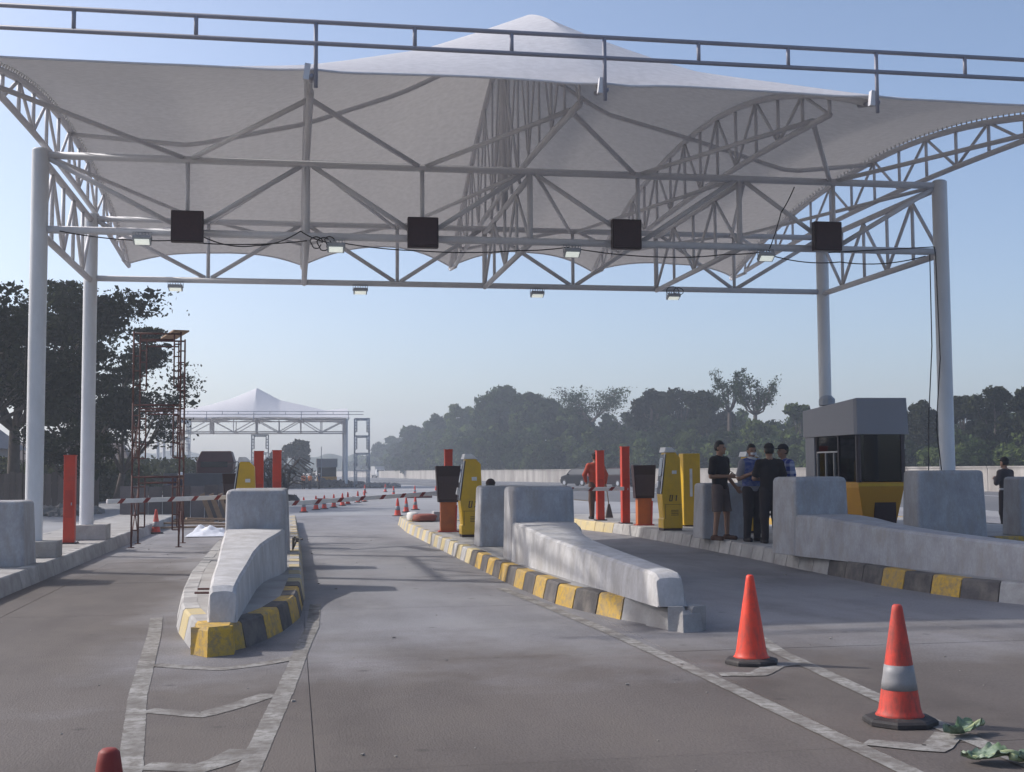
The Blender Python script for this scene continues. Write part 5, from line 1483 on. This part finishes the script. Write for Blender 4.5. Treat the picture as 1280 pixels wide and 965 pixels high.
# plaid shirt
pm = bpy.data.materials.new('blue_plaid'); pm.use_nodes = True
pn, pk = pm.node_tree.nodes, pm.node_tree.links
tcn = pn.new('ShaderNodeTexCoord'); spx = pn.new('ShaderNodeSeparateXYZ'); pk.new(tcn.outputs['Object'], spx.inputs[0])
outs = []
for ax, fr_ in (('X', 55.0), ('Z', 48.0)):
    m1 = pn.new('ShaderNodeMath'); m1.operation = 'MULTIPLY'; m1.inputs[1].default_value = fr_; pk.new(spx.outputs[ax], m1.inputs[0])
    m2 = pn.new('ShaderNodeMath'); m2.operation = 'SINE'; pk.new(m1.outputs[0], m2.inputs[0])
    m3 = pn.new('ShaderNodeMath'); m3.operation = 'GREATER_THAN'; m3.inputs[1].default_value = 0.35; pk.new(m2.outputs[0], m3.inputs[0]); outs.append(m3)
ma = pn.new('ShaderNodeMath'); ma.operation = 'ADD'; pk.new(outs[0].outputs[0], ma.inputs[0]); pk.new(outs[1].outputs[0], ma.inputs[1])
rp_ = pn.new('ShaderNodeValToRGB'); rp_.color_ramp.elements[0].color = (0.02, 0.035, 0.18, 1); rp_.color_ramp.elements[1].color = (0.33, 0.35, 0.45, 1)
md = pn.new('ShaderNodeMath'); md.operation = 'MULTIPLY'; md.inputs[1].default_value = 0.5; pk.new(ma.outputs[0], md.inputs[0]); pk.new(md.outputs[0], rp_.inputs[0])
pk.new(rp_.outputs[0], pn['Principled BSDF'].inputs['Base Color']); pn['Principled BSDF'].inputs['Roughness'].default_value = 0.9
def phone(root, J, k, L):
    w = Vector(J['wriR'])*k+L
    build(MB().box((w.x+.075, w.y-.06, w.z+.05), (.075, .010, .145), rx=-0.9, rz=0.6), 'phone', DGLASS, root)
def scarf(root, J, k, L):
    n = Vector(J['nek'])*k+L
    build(MB().path([(n.x+.075*math.cos(t), n.y-.01+.078*math.sin(t), n.z+.035+.012*math.sin(2*t)) for t in np.linspace(0, 6.28, 16)], .024, 8), 'scarf', MASK, root, smooth=True)
    n = Vector(J['hed'])*k+L
    build(MB().loft([[(n.x+x_, n.y+y_, n.z+z_) for x_, y_ in ((-.062, -.055), (-.03, -.100), (.03, -.100), (.062, -.055), (.03, -.080), (-.03, -.080))] for z_ in (-.075, -.03)]), 'face_mask', MASK, root, smooth=True)
person((7.62, 21.95, Z0), R(38), 'man in black t-shirt and grey shorts looking at his phone', SKIN, BLK, KHAKI, HAIR, 1.76,
       arms={'R': ((-.25, .02, 1.12), (-.05, -.21, 1.12)), 'L': ((.255, .02, 1.13), (.26, -.16, .93))}, feet={'R': ((-.12, -.01, .49), (-.14, .03, .085)), 'L': ((.14, -.04, .49), (.17, -.02, .085))},
       legwear='shorts', shoe_m=BROWNT, headyaw=0.15, extras=phone)
person((8.0, 21.35, Z0), R(12), 'man in grey shirt, blue vest and white scarf between the men in black', SKIN2, GREYC, DARKT, HAIR, 1.69,
       arms={'R': ((-.25, .03, 1.13), (-.12, -.20, 1.22)), 'L': ((.24, .03, 1.13), (.05, -.21, 1.18))}, vest=BLUEV, shoe_m=BLK, headyaw=-0.15, extras=scarf)
person((8.10, 20.75, Z0), R(172), 'man in black shirt and trousers seen from behind beside the barrier', SKIN, BLK, DARKT, HAIR, 1.68,
       arms={'R': ((-.27, -.02, 1.14), (-.10, -.24, 1.12)), 'L': ((.27, -.02, 1.14), (.10, -.24, 1.12))}, cap='plain', cap_m=BLK, shoe_m=BLK)
person((8.62, 21.4, Z0), R(-75), 'man in blue plaid shirt and dark cap behind the right barrier', SKIN2, pm, DARKT, HAIR, 1.68, cap='peak', cap_m=DARKT, shoe_m=BLK)
person((16.05, 26.6, -0.004), R(-158), 'guard in dark uniform with white belt standing near the right edge', SKIN2, UNI, DARKT, HAIR, 1.70,
       arms={'R': ((-.29, -.02, 1.16), (-.10, -.20, 1.26)), 'L': ((.29, -.02, 1.16), (.10, -.20, 1.26))}, cap='peak', cap_m=BLK, shoe_m=BLK, belt=MASK, sleeve='long')
def broom(root, J, k, L):
    w = Vector(J['wriR'])*k+L
    b = build(MB().tube((w.x+.02, w.y-.05, w.z+.35), (w.x-.10, w.y-.04, .36+L.z), .013, 6), 'broom_handle', WOOD, root)
    build(MB().loft([[(w.x-.10+s*a, w.y-.04+s*c, z+L.z) for a, c in ((-.05, -.03), (.05, -.03), (.05, .03), (-.05, .03))] for s, z in ((.5, .38), (1.2, .22), (2.0, .02))]), 'broom_head', BOARD, root)
person((7.78, 32.2, Z0), R(180), 'sweeper in orange-red shirt with a broom behind a red post', SKIN2, ORSH, BROWNT, HAIR, 1.70, sleeve='long',
       arms={'R': ((-.29, .02, 1.16), (-.30, -.12, .95)), 'L': ((.30, .02, 1.16), (.22, -.16, 1.0))}, cap='plain', cap_m=BLK, shoe_m=BLK, extras=broom, vox=.016)
person((3.62, 23.0, Z0), R(160), 'crouching person whose dark brown cap shows above the central concrete block', SKIN2, BROWNT, DARKT, HAIR, 1.70, cap='plain', cap_m=mat('dark_brown_cap', (0.035, 0.018, 0.018), 0.8), squat=True, shoe_m=BLK, vox=.016)
person((-4.05, 43.5, -0.02), R(60), 'worker with white helmet bending down behind the left scaffold', SKIN2, NAVY, NAVY, HAIR, 1.68, cap='helmet', cap_m=WHITEP, bend=0.75, shoe_m=BLK, vox=.02)
for (x, y, a, lab) in ((0.9, 110, 20, 'left far worker in orange vest under the distant canopy'), (1.45, 111, -30, 'middle far worker in orange vest under the distant canopy'), (2.25, 112, 60, 'right far worker in dark clothes beside the distant booth')):
    person((x, y, -0.016), R(a), lab, SKIN2, HIVIS if 'orange' in lab else NAVY, DARKT, HAIR, 1.34, cap='helmet', cap_m=WHITEP, vox=.032)

# ================================================================== VEGETATION
def build_np(name, V, m, parent=None, origin=(0, 0, 0), quad=True):
    n = len(V)//4
    me = bpy.data.meshes.new(name)
    me.vertices.add(len(V)); me.vertices.foreach_set('co', (np.asarray(V)-np.array(origin)).astype(np.float32).ravel())
    me.loops.add(len(V)); me.loops.foreach_set('vertex_index', np.arange(len(V), dtype=np.int32))
    me.polygons.add(n); me.polygons.foreach_set('loop_start', np.arange(0, 4*n, 4, dtype=np.int32))
    me.polygons.foreach_set('loop_total', np.full(n, 4, dtype=np.int32))
    me.materials.append(m); me.update(calc_edges=True); me.validate()
    o = bpy.data.objects.new(name, me); link(o)
    if parent is not None:
        o.parent = parent; o.location = Vector(origin)-WL[parent.name]
    else: o.location = origin
    WL[o.name] = Vector(origin)
    return o
def leaves(C, size, out=None, aspect=0.6, jitter=0.4):
    """one diamond-ish leaf quad per centre; out = preferred normals"""
    n = len(C)
    nr = rng.normal(size=(n, 3))
    if out is not None: nr = nr*0.7 + out*1.0
    nr /= np.linalg.norm(nr, axis=1)[:, None]
    a = np.cross(nr, rng.normal(size=(n, 3))); a /= np.linalg.norm(a, axis=1)[:, None]
    b = np.cross(nr, a)
    s = (np.asarray(size)*np.exp(rng.normal(size=n)*jitter)).reshape(-1, 1)
    V = np.stack([C-a*s, C-b*s*aspect+a*s*0.1, C+a*s, C+b*s*aspect+a*s*0.15], 1)
    return V.reshape(-1, 3)
def lobe_cloud(c, r, n, shell=0.55):
    u = rng.normal(size=(n, 3)); u /= np.linalg.norm(u, axis=1)[:, None]
    q = (shell+(1-shell)*rng.random(n)**0.7)[:, None]
    # lumpy radius
    k = 1+0.18*np.sin(u[:, :1]*5+c[0])*np.cos(u[:, 1:2]*6+c[1])
    return np.array(c)+u*q*k*np.array(r), u
FH = Vector((math.sin(YAW), math.cos(YAW), 0)); RH = Vector((math.cos(YAW), -math.sin(YAW), 0))
def px(x, d):
    """ground position at viewing distance d in the direction of column x of a 1280 wide frame"""
    return FH*d + RH*((x-640)/1577.96*d)
def zat(y, x, d): return 1.5+((590.2-(x-640)*0.0063)-y)*d/1577.96

def rain_tree(base, H, crown, lab, seed, m=LEAF_D, nl=9000, fork=0.3, leaf_s=0.16, spread=(1, 1), cat='tree', density=1.0, lean=(0, 0), group='trees at the left of the plaza', flat=0.30, layers=3):
    """umbrella crowned tree: trunk, forking limbs, flat layered leaf plates"""
    rs = random.Random(seed)
    t = thing('tree', base, lab, cat, group)
    B = Vector(base); tr = MB(); tips = []
    th = H*fork; r0_ = H*0.026
    top = B+Vector((lean[0]*0.3, lean[1]*0.3, th))
    tr.path([B, B.lerp(top, 0.5)+Vector((0.05*rs.uniform(-1, 1), 0.05, 0)), top], r0_, 8, radii=[r0_*1.25, r0_, r0_*0.85])
    nlimb = 8
    for i in range(nlimb):
        a = 2*math.pi*i/nlimb+rs.uniform(-0.3, 0.3); rr = crown*rs.uniform(0.55, 0.95)
        e = B+Vector((math.cos(a)*rr*spread[0]+lean[0], math.sin(a)*rr*spread[1]+lean[1], H*rs.uniform(0.66, 0.92)))
        mid = top.lerp(e, 0.5)+Vector((0, 0, -H*0.05+rs.uniform(-.1, .1)*H*.3))
        pts = [top, top.lerp(mid, 0.6), mid, mid.lerp(e, 0.55)+Vector((0, 0, H*0.03)), e]
        tr.path(pts, 0.1, 6, radii=[r0_*0.55, r0_*0.42, r0_*0.32, r0_*0.2, r0_*0.08])
        tips.append(e)
        for j in range(7):
            u = rs.uniform(0.35, 0.98); k = min(3, int(u*4)); p = pts[k].lerp(pts[k+1], u*4-k)
            a2 = a+rs.uniform(-1.2, 1.2); L = crown*rs.uniform(0.18, 0.42)
            q = p+Vector((math.cos(a2)*L*spread[0], math.sin(a2)*L*spread[1], H*rs.uniform(0.02, 0.16)))
            tr.path([p, p.lerp(q, 0.5)+Vector((0, 0, 0.04*H*rs.uniform(-.5, 1))), q], 0.05, 5, radii=[r0_*0.16, r0_*0.11, r0_*0.05])
            tips.append(q)
    build(tr, 'trunk', BARK, t, smooth=True, origin=base)
    per = max(20, int(nl/len(tips)))
    C = []
    for e in tips:
        w = crown*rs.uniform(0.16, 0.30)
        u = rng.normal(size=(per, 3))*0.5
        # several thin plates per tip
        lay = rng.integers(0, layers, per)*w*0.30
        C.append(np.array(e)+u*np.array([w, w, w*flat*0.5])+np.stack([np.zeros(per), np.zeros(per), lay-w*0.25], 1))
    C = np.concatenate(C)
    build_np('crown', leaves(C, leaf_s), m, t, origin=base)
    return t
def round_tree(base, H, crown, lab, seed, m=LEAF_M, nl=4200, leaf_s=0.3, trunk=0.35, cat='tree', group='trees on the wooded slope', nlobe=16, zs=0.55, shell=0.5):
    rs = random.Random(seed)
    t = thing('tree', base, lab, cat, group)
    B = Vector(base); tr = MB(); r0_ = max(0.12, H*0.022)
    top = B+Vector((0, 0, H*0.7))
    tr.path([B, B+Vector((0.03*H*rs.uniform(-1, 1), 0, H*0.3)), top], r0_, 7, radii=[r0_*1.2, r0_, r0_*0.3])
    C, U = [], []
    for i in range(nlobe):
        a = rs.uniform(0, 6.28); q = math.sqrt(rs.random())*0.72; hh = rs.random()
        env = math.sin(math.pi*min(1, 0.15+0.8*hh))**0.6
        c = B+Vector((math.cos(a)*crown*q*env, math.sin(a)*crown*q*env, H*(trunk+(0.90-trunk)*hh)))
        r = crown*rs.uniform(0.28, 0.46)*(1.1-0.45*hh)
        p, u = lobe_cloud(c, (r, r, r*zs*1.25), nl//nlobe, shell)
        C.append(p); U.append(u)
        tr.path([B+Vector((0, 0, H*trunk*0.8)), B.lerp(c, 0.6)+Vector((0, 0, 0.1*H)), c], 0.05, 5, radii=[r0_*0.4, r0_*0.25, r0_*0.08])
    build(tr, 'trunk', BARK, t, smooth=True, origin=base)
    build_np('crown', leaves(np.concatenate(C), leaf_s, np.concatenate(U)), m, t, origin=base)
    return t
def shrub(base, r, h, lab, seed, m=LEAF_S, n=1500, ls=0.12, group='shrubs behind the board fence'):
    rs = random.Random(seed); t = thing('shrub', base, lab, 'shrub', group); C, U = [], []
    st = MB()
    for i in range(9):
        c = Vector(base)+Vector((rs.uniform(-.6, .6)*r, rs.uniform(-.6, .6)*r, h*rs.uniform(.25, .8)))
        p, u = lobe_cloud(c, (r*.5, r*.5, h*.28), n//9, .3); C.append(p); U.append(u)
        st.path([base, Vector(base).lerp(c, .5)+Vector((.05, 0, 0)), c], .02, 5)
    build(st, 'stem', BARK, t, origin=base); build_np('foliage', leaves(np.concatenate(C), ls, np.concatenate(U)), m, t, origin=base)

# --- left side
P_ = px(18, 54); rain_tree((P_.x, P_.y, -0.05), 9.9, 4.7, 'tallest dark umbrella tree at the left edge behind the front post', 3, nl=34000, leaf_s=0.085, fork=0.34, spread=(1.0, 0.8), flat=0.22)
P_ = px(-40, 47); rain_tree((P_.x, P_.y, -0.05), 8.6, 4.2, 'dark tree crown cut by the left edge of the picture', 23, nl=20000, leaf_s=0.085, fork=0.34, flat=0.22)
P_ = px(98, 60); rain_tree((P_.x, P_.y, -0.05), 7.9, 3.3, 'dense dark umbrella tree between the two left white posts', 5, nl=26000, leaf_s=0.085, fork=0.28, flat=0.22)
P_ = px(146, 64); rain_tree((P_.x, P_.y, -0.05), 6.9, 3.5, 'forked tree with bare reaching limbs behind the rusty scaffold', 9, nl=5200, leaf_s=0.075, fork=0.22, lean=(1.0, 0), flat=0.3)
P_ = px(86, 46); rain_tree((P_.x, P_.y, -0.05), 3.4, 1.5, 'small bushy tree right behind the slim red post at left', 12, nl=5000, leaf_s=0.07, fork=0.36, flat=0.9)
for i, (x, d, r, h, lab) in enumerate([(-10, 64, 2.6, 2.3, 'shrub behind the fence at the left edge'), (30, 63, 2.6, 2.1, 'second shrub from the left behind the fence'), (75, 66, 2.4, 2.0, 'olive shrub behind the fence below the small tree'),
                                      (118, 66, 2.4, 2.2, 'shrub behind the rear left post'), (160, 72, 2.4, 2.3, 'shrub below the forked tree behind the scaffold'), (195, 92, 3.2, 3.0, 'rounded shrub left of the distant canopy posts'), (222, 96, 2.6, 2.7, 'rounded shrub right of the rusty scaffold')]):
    P_ = px(x, d); shrub((P_.x, P_.y, -0.05), r, h, lab, 40+i, n=3200, ls=0.14)
P_ = px(368, 178); round_tree((P_.x, P_.y, -0.05), 6.1, 3.9, 'round dark tree seen through the distant canopy', 77, LEAF_D, 5200, 0.20, 0.12, group='trees far behind the plaza')
P_ = px(338, 205); round_tree((P_.x, P_.y, -0.05), 5.0, 3.6, 'low dark tree left of the round tree under the distant canopy', 78, LEAF_D, 3600, 0.22, 0.12, group='trees far behind the plaza')

# --- wooded slope on the right
SX = [430, 450, 470, 495, 520, 550, 575, 600, 628, 655, 690, 725, 760, 785, 800, 830, 860, 890, 925, 960, 975, 1000, 1015, 1045, 1080, 1110, 1130, 1150, 1175, 1200, 1240, 1290, 1340]
SY = [584, 572, 560, 546, 536, 522, 510, 494, 484, 488, 497, 497, 505, 508, 493, 489, 488, 490, 505, 512, 520, 510, 505, 510, 525, 530, 512, 500, 505, 500, 487, 484, 484]
WX = [400, 440, 510, 600, 900, 1130, 1280, 1345]; WD = [620, 470, 262, 190, 124, 96, 82, 78]
def sky_y(x): return float(np.interp(x, SX, SY))
def wall_d(x): return float(np.interp(x, WX, WD))
mb = MB(); xsamp = list(range(400, 1346, 18)); offs = [(1.5, 0.0), (10, 0.22), (26, 0.42), (50, 0.50), (90, 0.35)]
for x in xsamp:
    d = wall_d(x); Hh = zat(sky_y(x), x, d+25)-0.0
    for off, f in offs:
        p = px(x, d+off); mb.v.append((p.x, p.y, -0.06+f*Hh*0.85+0.5*mnoise.noise(Vector((p.x*0.1, p.y*0.1, 0)))*f))
k = len(offs)
mb.f = [(i*k+j, (i+1)*k+j, (i+1)*k+j+1, i*k+j+1) for i in range(len(xsamp)-1) for j in range(k-1)]
tag(build(mb, 'wooded_slope', mat('slope_earth', (0.030, 0.036, 0.018), 0.95, 0.3, 0.2, 4), smooth=True), kind='structure')
def slope_z(x, off):
    d = wall_d(x); Hh = zat(sky_y(x), x, d+25)
    return -0.06+float(np.interp(off, [o for o, _ in offs], [f for _, f in offs]))*Hh*0.85
C, U, S = [], [], []
C2, U2, S2 = [], [], []
rs = random.Random(5)
for row, (off, step, f0, f1) in enumerate(((4, 15, 0.38, 0.55), (9, 17, 0.48, 0.66), (15, 19, 0.6, 0.78), (24, 22, 0.72, 0.90), (36, 26, 0.84, 0.97))):
    x = 428
    while x < 1335:
        xx = x+rs.uniform(-6, 6); d = wall_d(xx)+off; p = px(xx, d)
        if wall_d(xx) > 300: f0_, f1_ = f0*0.9, f1*0.95
        else: f0_, f1_ = f0, f1
        ztp_ = 0.0+(zat(sky_y(xx), xx, d))*rs.uniform(f0_, f1_); zb_ = slope_z(xx, off)
        cr = max(1.3, 15*d/1578*rs.uniform(0.8, 1.35)); hh = max(1.5, ztp_-zb_)
        ls = max(0.12, 0.0012*d)
        olive = rs.random() < 0.30
        for q in range(8):
            c = (p.x+rs.uniform(-.7, .7)*cr, p.y+rs.uniform(-.7, .7)*cr, zb_+hh*rs.uniform(0.22, 0.84))
            r = cr*rs.uniform(0.38, 0.62)
            pp, uu = lobe_cloud(c, (r, r, min(r, hh*0.28)), 170, 0.45)
            (C2 if olive else C).append(pp); (U2 if olive else U).append(uu); (S2 if olive else S).append(np.full(170, ls))
        x += step*(1.15 if d > 250 else 1.0)
for nm, a, b, s, m, lab in (('woodland', C, U, S, LEAF_M, 'dense dark green woodland covering the slope behind the highway wall'), ('woodland', C2, U2, S2, LEAF_L, 'olive green bushes scattered through the wooded slope')):
    o = build_np(nm, leaves(np.concatenate(a), np.concatenate(s), np.concatenate(b)), m); tag(o, lab, 'woodland', kind='stuff')
# skyline trees that stand out singly
for i, (x, off, ytop, w, m, lab) in enumerate([
        (628, 30, 483, 40, LEAF_M, 'highest round tree crowning the wooded hill'), (662, 26, 490, 34, LEAF_M, 'broad tree just right of the hill top'), (690, 24, 497, 30, LEAF_M, 'dark tree between hill top and the lacy tree'),
        (575, 32, 507, 26, LEAF_L, 'small pale crowned tree left of the hill top'), (548, 34, 520, 26, LEAF_M, 'tree on the falling left flank of the hill'), (516, 36, 535, 24, LEAF_M, 'tree low on the far left flank of the hill'),
        (488, 40, 549, 24, LEAF_M, 'hazy tree near the far end of the wooded hill'), (815, 16, 488, 36, LEAF_D, 'dark dense tree left of the gap in the tree line'), (852, 18, 487, 38, LEAF_D, 'broad dark tree behind the yellow machine'), (885, 16, 490, 34, LEAF_D, 'dark tree left of the two slender trees'),
        (1000, 14, 506, 30, LEAF_L, 'olive tree just left of the toll booth'), (945, 10, 530, 40, LEAF_L, 'pale green bushy tree behind the group of men'), (1152, 8, 498, 38, LEAF_D, 'tree between the booth and the right post'), (1205, 12, 496, 36, LEAF_D, 'dark tree just right of the right post'), (1245, 8, 482, 44, LEAF_D, 'big dark tree behind the guard at the right edge'), (1290, 8, 486, 40, LEAF_D, 'dark tree cut by the right edge')]):
    d = wall_d(x)+off; p = px(x, d); zb_ = slope_z(x, off); zt_ = zat(ytop, x, d)
    round_tree((p.x, p.y, zb_), zt_-zb_+0.2, w*d/1578*1.05, lab, 100+i, m, 7000 if d > 150 else 10000, max(0.11, 0.0011*d), 0.22, nlobe=20, shell=0.4)
# slender open trees and the lacy flat-topped one
for i, (x, ytop, w, lab) in enumerate([(912, 466, 22, 'left of two tall slender trees with open crowns'), (944, 470, 22, 'right of two tall slender trees with open crowns')]):
    d = wall_d(x)+14; p = px(x, d); zb_ = slope_z(x, 14); H_ = zat(ytop, x, d)-zb_
    rain_tree((p.x, p.y, zb_), H_, w*d/1578*1.1, lab, 60+i, LEAF_M, 3600, 0.55, 0.09, group='trees on the wooded slope', flat=1.3)
d = wall_d(738)+18; p = px(738, d); zb_ = slope_z(738, 18); rain_tree((p.x, p.y, zb_), zat(487, 738, d)-zb_, 52*d/1578, 'lacy flat-topped tree on the skyline right of the hill', 71, LEAF_M, 5200, 0.5, 0.11, group='trees on the wooded slope', flat=0.25)

# --- far hills
def ridge(prof, d, name):
    mb = MB()
    for x, y in prof:
        p = px(x, d); q = px(x, d+90); z = zat(y, x, d)
        jit = 2.0*mnoise.noise(Vector((x*0.05, 0, d)))
        mb.v += [(p.x, p.y, -1.0), (p.x+(q.x-p.x)*0.3, p.y+(q.y-p.y)*0.3, z+jit), (q.x, q.y, -1.0)]
    mb.f = []
    for i in range(len(prof)-1):
        mb.f += [(3*i, 3*i+3, 3*i+4, 3*i+1), (3*i+1, 3*i+4, 3*i+5, 3*i+2)]
    tag(build(mb, name, mat('hill_green', (0.035, 0.045, 0.025), 0.95, 0.3, 0.02, 0.3)), kind='structure')
def dens(prof, step=6):
    xs2 = np.arange(prof[0][0], prof[-1][0], step)
    return [(float(x), float(np.interp(x, [a for a, _ in prof], [b for _, b in prof])+1.2*mnoise.noise(Vector((x*0.11, 2, 0))))) for x in xs2]
ridge(dens([(-200, 570), (-60, 566), (60, 566), (110, 572), (170, 567), (245, 566), (270, 571), (300, 580), (330, 577), (390, 573), (440, 575), (480, 580), (560, 584), (700, 586), (1330, 584)]), 610, 'hills')
ridge(dens([(-160, 580), (60, 579), (200, 581), (300, 583), (340, 579), (380, 574), (430, 568), (470, 575), (520, 584), (640, 587)]), 470, 'hills')

# ================================================================== HAZE
hz = bpy.data.materials.new('haze_air'); hz.use_nodes = True
hn, hl = hz.node_tree.nodes, hz.node_tree.links
hn.clear()
ho = hn.new('ShaderNodeOutputMaterial'); hv = hn.new('ShaderNodeVolumePrincipled')
hv.inputs['Color'].default_value = (0.80, 0.88, 1.0, 1)
hv.inputs['Density'].default_value = 0.0011
hv.inputs['Anisotropy'].default_value = 0.25
hl.new(hv.outputs[0], ho.inputs['Volume'])
tag(build(MB().span(-660, 660, -80, 760, -2, 32), 'haze', hz), kind='stuff')
